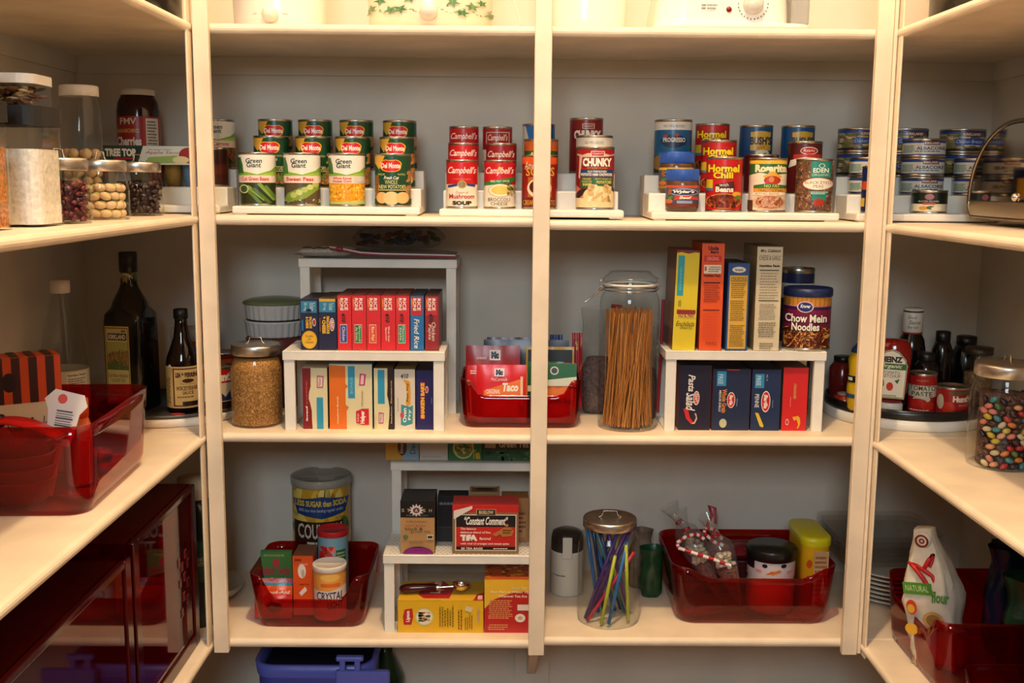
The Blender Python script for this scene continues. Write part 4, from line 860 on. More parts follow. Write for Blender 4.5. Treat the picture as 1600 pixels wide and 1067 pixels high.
# ---- red bin of seasoning packets
def pk(l, r, top, bot, y, z, lab, base, art=(), lean=.12, group='seasoning packets in the middle red bin', th=.008):
    a = at(l, bot, y=y); b = at(r, bot, y=y); h = at((l+r)/2, top, y=y).z-z; w_ = b.x-a.x
    m = MB(); n = 10; vs = []; fs = []
    for s_ in (-1, 1):
        for i in range(n+1):
            for j in range(n+1):
                u = i/n; v = j/n; e = (4*u*(1-u))**.5*min(1, 7*(1-v), 7*v); d_ = s_*th/2*e
                vs.append((u*w_, d_+.0012*math.sin(u*14+v*3)*(1 if s_ < 0 else 1), v*h))
        o_ = 0 if s_ < 0 else (n+1)**2
        for i in range(n):
            for j in range(n): f = (o_+i*(n+1)+j, o_+(i+1)*(n+1)+j, o_+(i+1)*(n+1)+j+1, o_+i*(n+1)+j+1); fs.append(f if s_ < 0 else f[::-1])
    m.add(vs, fs, M(base, .3), True)
    art_flat(m, art, (0, -th/2-.0014, 0), (w_, 0, 0), (0, 0, h))
    o = m.build('seasoning_packet', loc=(a.x, y, z), rot=(-lean, 0, 0)); return tag(o, lab, 'packet', group)
xm0, xm1 = X(719, .05, 610), X(909, .05, 610); wm = xm1-xm0
ybm = .068
acrylic_bin('translucent red bin of seasoning packets behind the middle upright strip', ((xm0+xm1)/2, ybm+.085, z3), wm, .175, at(735, 590, y=.09).z-z3, at(790, 617, y=.07).z-z3, taper=.94, cr=.022)
zp3 = z3+.006
mc = lambda x, y: [R(x, y, x+.2, y+.14, '#f0e6dc'), T('Mc', x+.03, y+.02, x+.17, y+.12, '#1c2c5c', bold=.09)]
pk(744, 822, 571, 658, .095, zp3, 'red taco seasoning packet with orange band, front left of the bin', '#d41f26', [T('McCormick', .3, .72, .62, .78, '#f0e0d6'), *mc(.36, .80), P([(.15, .40), (.15, .56), (.9, .76), (.9, .5), (.6, .42)], '#e8741f'), T('ORIGINAL', .2, .50, .48, .58, '#f6e6d0', bold=.02), T('Taco', .52, .54, .84, .69, '#f6ecdc', bold=.05, shear=.2), R(.88, .3, .93, .8, '#e8c89a'), R(.15, .1, .85, .4, '#e0b060')])
pk(730, 818, 572, 660, .110, zp3, 'red packet sticking out left of the taco packet', '#c81c24', [LN(.05, .84, .3, .92, 2, '#e8c8c0')])
pk(727, 812, 541, 655, .135, zp3, 'dark red seasoning packet with white logo, second row', '#9c1a20', [*mc(.44, .80), LN(.2, .80, .42, .86, 1, '#d8b0a0')])
pk(852, 900, 569, 658, .098, zp3, 'green and orange sauce packet, front right of the bin', '#dd7a3a', [R(0, .70, 1, 1, '#1f5f3a'), P([(0, .62), (1, .62), (1, .78), (0, .72)], '#cfd6c4'), E(.28, .88, .14, .07, '#d4d2c8'), E(.28, .88, .1, .05, '#3a4a5a'), T('Gumbo Soup', .1, .3, .85, .42, '#4a2a18', shear=.3)])
pk(824, 880, 566, 658, .112, zp3, 'green packet partly behind the middle strip', '#1f5a34', [R(0, .5, 1, .6, '#c8b08a')])
pk(821, 896, 543, 655, .145, zp3, 'black packet with yellow border, second row right', '#d8a838', [R(.04, 0, .96, .96, '#171a1c'), R(.08, .72, .92, .78, '#b3262e')])
pk(755, 888, 532, 655, .195, zp3, 'dark navy packet at the back of the bin', '#1a1a34', [])
pk(760, 830, 528, 650, .207, zp3, 'purple edged packet at the very back left', '#5a2a4a', [])
pk(858, 878, 524, 650, .215, zp3, 'small blue packet poking above the bin at the back', '#1c3f86', [], th=.004)
pk(893, 909, 521, 640, .19, z3+.02, 'red and yellow packet standing upright at the right end of the bin', '#b3262a', SCAT(.1, .3, .9, .95, 16, ['#e0b04a', '#7a1216'], .1, .03), th=.006)

# ---- spaghetti jar with bail lid
sx, sy = X(980, .095, 640), .097; SR_ = (X(1026, .095, 600)-X(934, .095, 600))/2
hS = at(980, 424, y=sy).z-z3
t = thing('bail_top_jar', 'tall clip-top glass jar full of dry spaghetti', 'jar', (sx, sy, z3))
MB().lathe([(.0001, .004), (SR_*.85, .004), (SR_*.96, 0), (SR_, .008), (SR_, hS*.78), (SR_*.985, hS*.83), (SR_*.9, hS*.87), (SR_*.86, hS*.885), (SR_*.9, hS*.90), (SR_*.9, hS*.915)], GLASS, 48).build('glass_body', t)
MB().lathe([(SR_*.9, hS*.928), (SR_*.92, hS*.94), (SR_*.9, hS*.96), (SR_*.8, hS*.975), (SR_*.7, hS*.99), (SR_*.66, hS), (.0001, hS)], GLASS, 48).build('glass_lid', t)
MB().lathe([(SR_*.84, hS*.914), (SR_*.91, hS*.914), (SR_*.91, hS*.928), (SR_*.84, hS*.928)], M('#e6dfd2', .6), 48).build('seal_ring', t)
bail = MB()
for hh in (.905, .885): bail.tube([(SR_*.905*math.cos(a*PI/18), SR_*.905*math.sin(a*PI/18), hS*hh) for a in range(37)], .0011, CHROME, 6)
for s_ in (-1, 1):
    x_ = s_*SR_*.93
    bail.tube([(x_, .008, hS*.885), (x_+s_*.006, .004, hS*.915), (x_+s_*.002, 0, hS*.955), (s_*SR_*.86, 0, hS*.962)], .0011, CHROME, 6).tube([(x_, -.008, hS*.885), (x_+s_*.006, -.004, hS*.915), (x_+s_*.002, 0, hS*.955)], .0011, CHROME, 6)
bail.tube([(-SR_*.95, -.006, hS*.90), (-SR_*1.05, -.008, hS*.872), (-SR_*1.2, -.010, hS*.850), (-SR_*1.52, -.012, hS*.808)], .0014, CHROME, 6)
bail.tube([(-SR_*.95, .006, hS*.90), (-SR_*1.05, .004, hS*.872), (-SR_*1.2, -.002, hS*.850), (-SR_*1.52, -.012, hS*.808)], .0014, CHROME, 6)
bail.ball((-SR_*.98, -.002, hS*.885), .004, .004, .004, CHROME).build('wire_clip', t)
rd = random.Random(21); m = MB(); sc = ['#c07a35', '#a5612a', '#d08c45', '#b56c2c']
for i in range(330):
    a = rd.uniform(0, 2*PI); r1 = SR_*.86*math.sqrt(rd.uniform(.3, 1)); a2 = a+rd.uniform(-.35, .35)+.35; r2 = SR_*.80*math.sqrt(rd.uniform(.3, 1))
    long_ = rd.random() < .6
    h1 = hS*(.755 if long_ else .44)+rd.uniform(-.006, .004)
    x_, y_ = r2*math.cos(a2), r2*math.sin(a2)
    if not long_: x_ = x_*.45+.004; y_ = -abs(y_)
    m.tube([(r1*math.cos(a), r1*math.sin(a), .008), (x_, y_, h1)], .0011, M(rd.choice(sc), .45), 4, False)
o = m.build('spaghetti', t); o['kind'] = 'stuff'
# bag leaning behind the jar
def upright_bag(name, label, loc, w_, d, h, mat, fill=None, seed=1, neck=.3, tie=None, cat='bag', group=None, rot=0, body='bag_film'):
    t = thing(name, label, cat, loc, rot, group)
    m = MB(); n = 24; K = 12; vs = []
    rd = random.Random(seed); off = Vector((rd.random()*20, rd.random()*20, rd.random()*20))
    for k in range(K+1):
        f = k/K; s_ = (min(1, .75+f*2) if f < .55 else 1-(1-neck)*min(1, (f-.55)/.28)) if f < .83 else neck+(f-.83)*1.1
        for i in range(n):
            a = 2*PI*i/n; q = noise.noise(Vector((math.cos(a)*1.5, math.sin(a)*1.5, f*4))+off)*.22+noise.noise(Vector((math.cos(a)*4, math.sin(a)*4, f*9))+off)*.12
            vs.append((w_/2*s_*(1+q)*math.cos(a), d/2*s_*(1+q)*math.sin(a), f*h))
    m.add(vs, [(k*n+i, k*n+(i+1) % n, (k+1)*n+(i+1) % n, (k+1)*n+i) for k in range(K) for i in range(n)]+[list(range(n))[::-1]], mat, True)
    m.build(body, t)
    if fill:
        c, hh = fill; f_ = MB().lathe([(.0001, .003), (w_*.36, .003), (w_*.42, .03), (w_*.42, hh*.8), (w_*.3, hh), (.0001, hh*1.02)], M(c, .8, 0, 'cereal'), 20, sy=d/w_*.95); o = f_.build('contents', t); o['kind'] = 'stuff'
    if tie: MB().lathe([(w_/2*neck*1.15, h*.80), (w_/2*neck*1.3, h*.83), (w_/2*neck*1.15, h*.86)], M(tie, .5), 20, sy=d/w_).build('tie', t)
    return t
bgx = X(925, .25, 560)
upright_bag('produce_bag', 'crumpled clear plastic bag with dried food behind the spaghetti jar', (bgx+.012, .240, z3), .085, .07, .2455, FILM, ('#7a5a50', .13), 4, .75)
put(MB().rbox(0, 0, 0, .026, .004, .009, M('#a51a24', .4), .002).build('bag_clip', loc=(X(955, .25, 416), .235, z3+.2455), rot=(0, .1, 0)), 'small red bag clip above the spaghetti jar lid', 'clip')
t = upright_bag('produce_bag', 'clear plastic bag with red edge squeezed right of the spaghetti jar', (X(1017, .2, 560), .20, z3), .034, .09, .215, FILM, ('#6a4a40', .11), 9, .8)
put(MB().tube([(X(1036, .16, 470), .155, at(1036, 468, y=.155).z), (X(1031, .16, 560), .15, at(1031, 560, y=.15).z), (X(1027, .15, 640), .148, z3+.02)], .0035, M('#a5202a', .4), 8).build('red_strap', loc=(0, 0, 0)), 'thin red strap hanging behind the spaghetti jar on its right side', 'strap')

# ---- right riser with tall boxes
yR = .048
rr0, rr1 = X(1040, yR, 555), X(1292, yR, 557); HR = at(1160, 549, y=yR).z-z3r
wire_shelf(rr0, rr1, yR, .155, z3r, HR, 'white riser, middle shelf right bay, carrying the tall dinner boxes', holes=True)
zR = z3r+HR+.0002; GD = 'tall boxes on the right riser'
oep = [R(.08, .55, .36, .95, '#2f9aa6'), LN(.16, .6, .28, .9, 1, '#5fb6bc', vert=True), P([(0, 1), (1, 1), (1, .98), (.8, .985), (.5, .97), (.2, .985), (0, .975)], '#7c1a20'), P([(.12, .36), (.12, .41), (.95, .41), (.95, .37), (.5, .355)], '#8a2a24'), R(.12, .33, .95, .365, '#e0c060'), T('OLD EL PASO', .18, .335, .9, .37, '#7a2018', bold=.04), T('Enchilada', .1, .245, .92, .295, '#3a3016', shear=.4), T('Dinner Kit', .3, .215, .85, .245, '#3a3016', shear=.4), LN(.16, .44, .3, .52, 2, '#6a5a20', vert=True)]
ub = [T('Uncle', .28, .935, .74, .975, '#3a1430', bold=.05), T("Ben's", .38, .905, .74, .935, '#3a1430', bold=.05), R(.1, .83, .88, .885, '#c8281e'), T('ORIGINAL', .22, .84, .78, .875, '#e8a890'), R(.1, .72, .88, .80, '#e3d8c4'), LN(.3, .73, .85, .79, 3, '#7a6a5a'), R(.13, .745, .22, .785, '#c8402a'), T('Nutrition Facts', .1, .69, .86, .715, '#3a1a10', bold=.04), R(.12, .63, .86, .64, '#2a120c'), LN(.12, .45, .86, .62, 8, '#a83a14'), R(.12, .375, .86, .384, '#2a120c'), LN(.12, .1, .86, .36, 10, '#d8481a', fill=.3), T('MARS', .3, .05, .8, .085, '#8a2a10')]
cou = [R(.08, .02, .93, .86, '#d9a83c'), R(.08, .02, .1, .86, '#e8caa0'), E(.5, .925, .32, .034, '#e8ddc8'), T('Fantastic', .3, .91, .7, .94, '#2a3a5c', bold=.03, shear=.2), T('COUSCOUS', .14, .79, .88, .84, '#3a2c16', bold=.01), LN(.14, .60, .88, .78, 8, '#8a6a2c', seed=2), LN(.14, .34, .88, .58, 10, '#8a6a2c', seed=3), LN(.14, .04, .88, .3, 11, '#8a6a2c', seed=4)]
cub = [T('Mrs. Cubbison', .12, .945, .92, .975, '#2c241c', bold=.02, shear=.3), T('CHEESE & GARLIC', .08, .87, .95, .915, '#6a5a44'), T('Nutrition Facts', .1, .805, .9, .828, '#2c241c', bold=.05), R(.12, .77, .88, .778, '#1c1612'), LN(.12, .5, .88, .76, 10, '#9a8c74', fill=.35), R(.12, .48, .9, .488, '#1c1612'), LN(.14, .3, .88, .46, 7, '#a89a82', seed=3), LN(.14, .13, .88, .28, 7, '#8a7c66', seed=5), LN(.2, .01, .8, .08, 3, '#8a7c66', seed=6)]
def ctall(l, r, ptop, bot, ltop, col, art, **k):
    return cp(l, r, ptop, bot, zR, .13, col, art, y=yR+.012, **k)
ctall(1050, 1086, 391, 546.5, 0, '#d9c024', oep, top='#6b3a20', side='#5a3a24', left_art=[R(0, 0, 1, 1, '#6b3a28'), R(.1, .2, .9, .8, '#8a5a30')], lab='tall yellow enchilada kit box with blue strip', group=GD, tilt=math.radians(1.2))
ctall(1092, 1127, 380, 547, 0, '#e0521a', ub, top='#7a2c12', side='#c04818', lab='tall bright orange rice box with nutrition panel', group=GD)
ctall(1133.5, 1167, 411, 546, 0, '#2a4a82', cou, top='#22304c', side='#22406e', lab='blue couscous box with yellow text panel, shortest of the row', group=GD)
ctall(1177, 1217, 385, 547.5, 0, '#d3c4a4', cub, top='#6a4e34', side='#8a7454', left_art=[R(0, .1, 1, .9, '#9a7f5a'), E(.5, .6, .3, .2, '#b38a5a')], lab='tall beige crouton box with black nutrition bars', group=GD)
chx0 = X(1223, .105, 500); chx1 = X(1298, .105, 500); cr_ = (chx1-chx0)/2; chh = at(1261, 447, y=.105).z-zR-.002
cm_ = [B(0, 1, '#4a1a20'), B(.40, .74, '#7a1440'), B(.74, .80, '#2a1a4a'), B(.80, 1, '#c98a38'), B(.80, .815, '#c86a9a'), *[R(.02+i*.09, .82, .04+i*.09, 1, '#a86a24') for i in range(11)], E(.46, .80, .17, .11, '#e8c4d4', 28), E(.46, .80, .145, .092, '#20306e', 28), T('Kroger', .36, .76, .57, .85, '#e9e4e8', bold=.04, shear=.2)]
cm_ += SCAT(.02, .0, .98, .40, 150, ['#c98a3e', '#a8642a', '#e0ac5c', '#7a3418', '#5a2010'], .10, .013, 12)+[*TO('Chow Mein', .06, .50, .90, .66, '#f4eee0', '#2a0f1c', bold=.03, g=.015), *TO('Noodles', .2, .34, .76, .49, '#f4eee0', '#2a0f1c', bold=.03, g=.015)]
t = thing('noodle_canister', 'maroon canister of chow mein noodles with blue lid on the right riser', 'can', ((chx0+chx1)/2, .105, zR), -math.atan2((chx0+chx1)/2, 2.3))
MB().lathe([(.0001, .001), (cr_*.96, 0), (cr_*.98, .004), (cr_*.95, .006), (cr_*.95, chh-.01)], TIN, 48).build('can_body', t)
l = MB(); art_cyl(l, cm_, cr_*.955, .006, chh-.016, n=48); l.build('paper_label', t)
MB().lathe([(cr_*.97, chh-.018), (cr_*1.0, chh-.017), (cr_*1.0, chh-.004), (cr_*.97, chh), (cr_*.92, chh), (cr_*.9, chh-.004), (.0001, chh-.004)], M('#1f2f5c', .35), 48).build('lid', t)
tin_can('nvc', .037, .155, [B(0, .82, '#171c38'), B(.82, .93, '#cfcac0'), B(.93, 1, '#22284a'), P([(.3, .66), (.5, .74), (.9, .62), (.9, .58), (.5, .70)], '#b8a0b0')], '#171c38', name='food_canister', lid='', label='navy canister with pale rim band behind the chow mein noodles', loc=(X(1238, .215, 440), .2, zR-.0), cat='can')
for o in list(COL.objects):
    if o.name.startswith('food_canister'):
        o.location = (X(1246, .25, 440), .246, z3r); o.scale = (1, 1, (at(1246, 418, y=.25).z-z3r)/.155)
# under it
GE = 'boxes standing under the right riser'; yu = .062
ps = [T('Pasta', .28, .60, .5, .86, '#e9e2d8', rot=-90, bold=.02, shear=.3), T('Salad', .22, .30, .52, .58, '#e9e2d8', rot=-90, bold=.02, shear=.3), E(.55, .5, .1, .11, '#ddd0c4', 24), E(.55, .5, .075, .09, '#b8202c', 24), T('KRAFT', .5, .43, .6, .57, '#ddd0c4', rot=-90, bold=.04), P([(.14, .34), (.3, .32), (.36, .2), (.48, .12), (.4, .1), (.24, .18)], '#c8262a'), P([(.5, .27), (.56, .2), (.5, .13), (.4, .1), (.52, .1), (.6, .18), (.56, .26)], '#d8b09a')]
bar = lambda x, y, rx_, ry: [E(x, y, rx_, ry, '#e6dccf', 28), E(x, y, rx_*.85, ry*.9, '#c21f2a', 28), T('Barilla', x-rx_*.42, y-ry*.65, x+rx_*.42, y+ry*.65, '#f3ebe0', rot=-90, bold=.03, shear=.2)]
bs = [R(.1, .73, .35, .97, '#2e86b4'), T('FREE', .14, .76, .26, .92, '#c3dbe4', rot=-90), *bar(.5, .5, .11, .13), T('Whole Grain', .25, .29, .38, .68, '#d8853a', rot=-90, bold=.03), T('MEDIUM SHELLS', .17, .31, .23, .66, '#d8d4cc', rot=-90, bold=.02), E(.3, .12, .1, .075, '#b9bc96'), R(.36, .985, .7, 1, '#c8322a'), LN(.64, .4, .68, .56, 1, '#8a90a8', vert=True)]
bp_ = [R(.1, .7, .42, .93, '#2e86b4'), T('FREE', .15, .74, .3, .9, '#c3dbe4', rot=-90), *bar(.5, .48, .16, .175), T('PENNE', .12, .38, .26, .6, '#e9e4da', rot=-90, bold=.01), P([(.14, .30), (.26, .29), (.46, .08), (.42, .05), (.32, .08)], '#d8b92c'), T('NO. 41', .48, .82, .54, .92, '#b8bccc', rot=-90), LN(.72, .38, .76, .54, 1, '#8a90a8', vert=True)]
rb = [R(.42, .5, .56, .75, '#c4552c'), T('Vermicelli', .45, .52, .53, .73, '#d8b070', rot=-90), LN(.3, .38, .34, .58, 1, '#e8a090', vert=True), E(.22, .14, .07, .05, '#e8c8c0'), E(.22, .14, .05, .035, '#b83a2a'), P([(.42, .22), (.5, .16), (.6, .18), (.68, .10), (.62, .03), (.7, .05), (.76, .12), (.74, .2), (.66, .24), (.55, .23)], '#e0a82c')]
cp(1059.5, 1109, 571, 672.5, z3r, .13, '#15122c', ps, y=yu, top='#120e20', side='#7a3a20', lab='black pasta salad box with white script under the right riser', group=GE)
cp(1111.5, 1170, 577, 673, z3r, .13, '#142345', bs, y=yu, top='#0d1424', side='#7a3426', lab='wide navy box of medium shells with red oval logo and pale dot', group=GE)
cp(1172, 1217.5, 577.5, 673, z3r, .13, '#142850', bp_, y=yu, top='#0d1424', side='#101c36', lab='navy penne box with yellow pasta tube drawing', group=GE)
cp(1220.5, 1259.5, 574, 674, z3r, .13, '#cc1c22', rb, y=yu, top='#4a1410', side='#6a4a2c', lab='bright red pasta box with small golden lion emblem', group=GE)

# ---- lazy susan, right corner
RX, RY, RRd = .935, .235, .182
t = thing('lazy_susan', 'round turntable with white base and black rim in the right corner', 'turntable', (RX, RY, z3r))
MB().lathe([(.0001, 0), (RRd, 0), (RRd+.003, .003), (RRd+.003, .021), (RRd, .023), (.0001, .023)], M('#e9e4da', .35), 64).build('base', t)
MB().lathe([(.0001, .023), (RRd-.004, .023), (RRd-.001, .026), (RRd-.001, .044), (RRd-.004, .045), (RRd-.007, .043), (RRd-.008, .028), (.0001, .028)], M('#171514', .3), 64).build('turning_tray', t)
zq = z3r+.0282
hx = X(1396, .115, 600)
t = thing('ketchup_bottle', 'upside-down red ketchup bottle with green and white keystone label', 'bottle', (hx, .13, zq), -.40)
MB().lathe([(.0001, 0), (.026, 0), (.0275, .003), (.0275, .021), (.026, .023), (.0001, .023)], M('#e6dfd0', .35), 36, sy=.7).build('cap', t)
hp = [(.0001, .023), (.022, .0235), (.030, .034), (.0345, .05), (.036, .075), (.0385, .11), (.040, .135), (.037, .155), (.028, .165), (.0001, .167)]
MB().lathe(hp, M('#8a1410', .12), 40, sy=.62).build('bottle_body', t)
l = MB(); tw = .066
key_ = [(.05, 0), (.95, 0), (1.0, .62), (1.02, .66), (.97, .72), (.96, .78), (.72, .94), (.5, .98), (.28, .94), (.04, .78), (.03, .72), (-.02, .66), (0, .62)]
art_flat(l, [P(key_, '#b9b48a'), P([(.5+(x_-.5)*.95, .48+(y_-.48)*.96) for x_, y_ in key_], '#3a4a2c'), P([(.5+(x_-.5)*.92, .48+(y_-.48)*.94) for x_, y_ in key_], '#ece4d0'), T('HEINZ', .16, .72, .84, .84, '#2a2620', bold=.06), R(.03, .58, .97, .70, '#3f6a2c'), T('Organic', .14, .59, .84, .69, '#e4e8cc', bold=.02, shear=.3), T('TOMATO', .24, .49, .78, .55, '#5a4a30'), T('KETCHUP', .22, .42, .8, .48, '#5a4a30'), E(.48, .24, .11, .085, '#c8321f'), P([(.2, .3), (.28, .38), (.3, .26), (.22, .2)], '#3f6a2c'), P([(.62, .36), (.78, .4), (.72, .3)], '#3f6a2c'), LN(.2, .04, .8, .08, 1, '#8a826a')], (-.5*tw, -.0242, .036), (tw, 0, 0), (0, -.0008, .112)); l.build('front_label', t)
t = thing('sauce_bottle', 'dark bottle with tall white printed cap on the right turntable', 'bottle', (X(1428, .27, 500), .275, zq))
MB().lathe([(.0001, .001), (.030, 0), (.032, .004), (.032, .12), (.028, .145), (.02, .16), (.0185, .175), (.0001, .175)], M('#120a08', .15), 32).build('bottle_body', t)
hz_ = at(1428, 481, y=.275).z-zq
l = MB().lathe([(.0195, hz_-.060), (.0225, hz_-.058), (.0225, hz_-.001), (.021, hz_), (.0001, hz_)], M('#e2dacb', .4), 32)
art_cyl(l, [B(.86, .92, '#2a2a30'), B(-.02, .04, '#a02020'), T('Since', .1, .6, .5, .74, '#4a4a48', shear=.3), T('Sauce', .15, .38, .7, .54, '#4a4a48', shear=.3), T('for fish', .12, .2, .6, .32, '#4a4a48', shear=.3)], .0227, hz_-.058, hz_-.001, n=32); l.build('cap', t)
tp = [B(0, 1, '#a81a1a'), B(.42, .74, '#cfc6ac'), T('TOMATO', .06, .60, .96, .73, '#3a3226', bold=.01), T('PASTE', .14, .44, .86, .57, '#3a3226', bold=.01), E(.5, .36, .3, .1, '#cfc6ac'), E(.4, .25, .3, .13, '#c02418'), E(.72, .18, .24, .12, '#c82c1c'), T('organic', .3, .84, .7, .91, '#d88a6a'), LN(.1, .03, .9, .08, 1, '#e8c0b0')]
tin_can('tpa', .0305, .091, tp, '#a81a1a', label='tomato paste can with cream band, between ketchup and tomato sauce', loc=(X(1441, .135, 610), .135, zq))
hu2 = [B(0, 1, '#a11a18'), T("Hunt's", .42, .52, 1.0, .78, '#efe5d4', bold=.06), T('SAUCE', .6, .36, .9, .44, '#e0a890'), E(.3, .3, .2, .22, '#c4301e'), E(.1, .5, .08, .3, '#c9b89a'), R(.3, .84, .9, .94, '#4a5a40')]
tin_can('hu2', .0355, .066, hu2, '#a11a18', label='short red tomato sauce can at the front of the right turntable', loc=(X(1488, .11, 620), .110, zq), yaw=-.2)
my = X(1332, .15, 590)
t = thing('mustard_bottle', 'yellow squeeze bottle with blue trim peeking left of the right strip', 'bottle', (my+.020, .155, zq), -.3)
MB().lathe([(.0001, 0), (.024, 0), (.027, .006), (.029, .05), (.026, .085), (.029, .115), (.022, .135), (.0001, .137)], M('#e0b81c', .35), 32).build('bottle_body', t)
MB().lathe([(.024, .132), (.022, .140), (.009, .155), (.006, .172), (.0001, .172)], M('#2a4a7c', .4), 24).build('cap', t)
l = MB(); art_cyl(l, [R(.0, .4, .3, .56, '#1a1a20'), R(.05, .44, .2, .52, '#e8e2d2'), B(0, .1, '#2a4a7c')], .0275, .03, .12, n=32, prof=lambda v: .0295); l.build('paper_label', t)
for (px, yy, r_, h_, c, nm, cat, lb) in ((1316, .3, .030, .10, '#6b1a16', 'sauce_jar', 'jar', 'small dark red jar at the left back of the right turntable'), (1322, .21, .024, .028, '#a8321c', 'sauce_jar', 'jar', 'tiny red jar in front of the dark one, left of the mustard'),
        (1470, .27, .024, .165, '#1a0e0a', 'sauce_bottle', 'bottle', 'slim dark bottle with black cap behind the tomato sauce can'), (1507, .30, .033, .150, '#0f0b0a', 'pepper_mill', 'grinder', 'black pepper mill at the back of the right turntable'), (1446, .20, .028, .125, '#171010', 'sauce_jar', 'jar', 'dark jar behind the tomato paste can'), (1398, .22, .034, .13, '#5e1410', 'sauce_jar', 'jar', 'dark red jar behind the ketchup bottle')):
    x_ = X(px, yy, 580); t = thing(nm, lb, cat, (x_, yy, zq))
    MB().lathe([(.0001, .001), (r_*.93, 0), (r_, .004), (r_, h_*.72), (r_*.8, h_*.8), (r_*.62, h_*.88), (.0001, h_*.88)], M(c, .15), 28).build('body', t)
    MB().lathe([(r_*.66, h_*.86), (r_*.7, h_*.87), (r_*.7, h_*.99), (r_*.6, h_), (.0001, h_)], M('#14110f' if c != '#a8321c' else '#b9aa90', .35), 24).build('lid', t)
t = thing('spice_jar', 'small square glass jar of pale spice in the far right corner', 'jar', (1.085, .20, zq+0)); 
MB().lathe([(.0001, .001), (.030, 0), (.032, .005), (.032, .11), (.027, .12), (.027, .13)], GLASS, 28).build('glass_body', t)
MB().lathe([(.0001, .003), (.0295, .003), (.0295, .08), (.0001, .082)], M('#8a6a4a', .8, 0, 'cereal'), 24).build('ground_spice', t)
MB().lathe([(.029, .122), (.030, .123), (.030, .138), (.0001, .139)], M('#3a2c22', .4), 28).build('lid', t)

# ---- jelly bean jar and red candy jar on the right side shelf
jx, jy, jR = .957, -.205, .0625
jz = z3r; jh = at(1560, 566, y=jy).z-jz
t = lid_jar('large glass jar of mixed jelly beans on the right side shelf', (jx, jy, jz), jR, jh, lidr=.93, lidh=.024, hh=.015, rz=1.45)
jb = None; rd = random.Random(17)
jc = [('red', '#b02a2a'), ('orange', '#d07430'), ('yellow', '#c0a93c'), ('green', '#4a6e34'), ('dark purple', '#2a1a26'), ('pink', '#cf7a6c'), ('pale cream', '#cdb98e'), ('brown', '#4a2a20'), ('dark purple', '#2a1a26'), ('brown', '#4a2a20'), ('peach', '#d8966a'), ('turquoise', '#3f7f84')]
nl = int((jh*.70)/.0112)
for lay in range(nl):
    n = 20
    for i in range(n):
        a = 2*PI*(i+.5*(lay % 2))/n
        if math.sin(a-.5) > .12: continue
        nm_, c = rd.choice(jc); L = (jx+(jR-.0070)*math.cos(a), jy+(jR-.0070)*math.sin(a), jz+.0105+lay*.0112+rd.uniform(-.0012, .0012)); ro = (rd.uniform(-.4, .4), rd.uniform(-.9, .9), a+PI/2+rd.uniform(-.4, .4))
        if jb is None: jb = MB().ball((0, 0, 0), .0088, .0056, .0054, M('#c0282a', .22), 10).build('jelly_bean', loc=L, rot=ro); put(jb, 'red jelly bean in the big candy jar', 'candy', 'jelly beans in the big jar')
        else: piece(jb, L, ro, f'{nm_} jelly bean in the big candy jar', 'candy', f'{nm_} jelly beans in the big jar', M(c, .22))
jb['group'] = 'red jelly beans in the big jar'
m = MB().lathe([(.0001, .004), (jR-.018, .004), (jR-.018, jh*.70), (.0001, jh*.73)], M('#5a3a2c', .6, 0, 'dried'), 24); o = m.build('jelly_bean_heap', t); o['kind'] = 'stuff'
cx_, cy_, cR = .972, -.405, .049
t = lid_jar('small glass jar of red foil-wrapped candies beside the jelly beans', (cx_, cy_, jz), cR, at(1590, 680, y=cy_).z-jz, lidr=.93, lidh=.020, hh=.013, rz=1.4, shoulder=.3)
cw = MB().ball((0, 0, 0), .014, .011, .006, M('#b8301c', .25, .6), 10).add([(.012, -.004, 0), (.022, -.009, .003), (.022, .009, -.003), (.012, .004, 0)], [(0, 1, 2, 3)], M('#b8301c', .25, .6)).add([(-.012, -.004, 0), (-.019, -.009, .003), (-.019, .009, -.003), (-.012, .004, 0)], [(0, 1, 2, 3)], M('#b8301c', .25, .6))
c0 = None
for lay in range(3):
    for i in range(6):
        a = 2*PI*(i+.5*(lay % 2))/6; L = (cx_+.027*math.cos(a), cy_+.027*math.sin(a), jz+.0105+lay*.0135); ro = (.2*math.sin(i*3), .25*math.cos(i*2), a+PI/2)
        if c0 is None: c0 = cw.build('wrapped_candy', loc=L, rot=ro); put(c0, 'red foil-wrapped candy in the small jar on the right side shelf', 'candy', 'red candies in the small jar')
        else: piece(c0, L, ro, 'red foil-wrapped candy in the small jar on the right side shelf', 'candy', 'red candies in the small jar')

# ---- big red bin on the left side shelf, middle level
bcx, bcy = -.822, -.405
acrylic_bin('large translucent red bin on the left side shelf with cookie box inside', (bcx, bcy, z3), .355, .325, .148, .125, rz=math.radians(-87), taper=.93, cr=.035)
zi = z3+.004
sq = [B(0, .62, '#e0cba8'), B(.62, 1, '#d8501e'), *[R(.0+i*.17, .62, .085+i*.17, 1, '#3f2018') for i in range(6)], T('Autumn Sugar Cookies', .12, .32, .92, .5, '#4a3020', shear=.35), E(.62, .12, .26, .12, '#d8c8a8'), P([(.62, .28), (.7, .36), (.78, .3), (.76, .22), (.64, .22)], '#c8502a'), E(.48, .8, .07, .08, '#2a1812')]
o = carton(0, .165, 0, .065, zi, .215, '#e0cba8', sq, top='#d8501e', side='#6a3020', top_art=[R(.0+i*.17, 0, .085+i*.17, 1, '#3f2018') for i in range(6)], lab='cookie box with orange and brown stripes standing in the left red bin')
o.location = (-.935, -.405, zi); o.rotation_euler = (0, 0, math.radians(33)); o.data.materials[0]
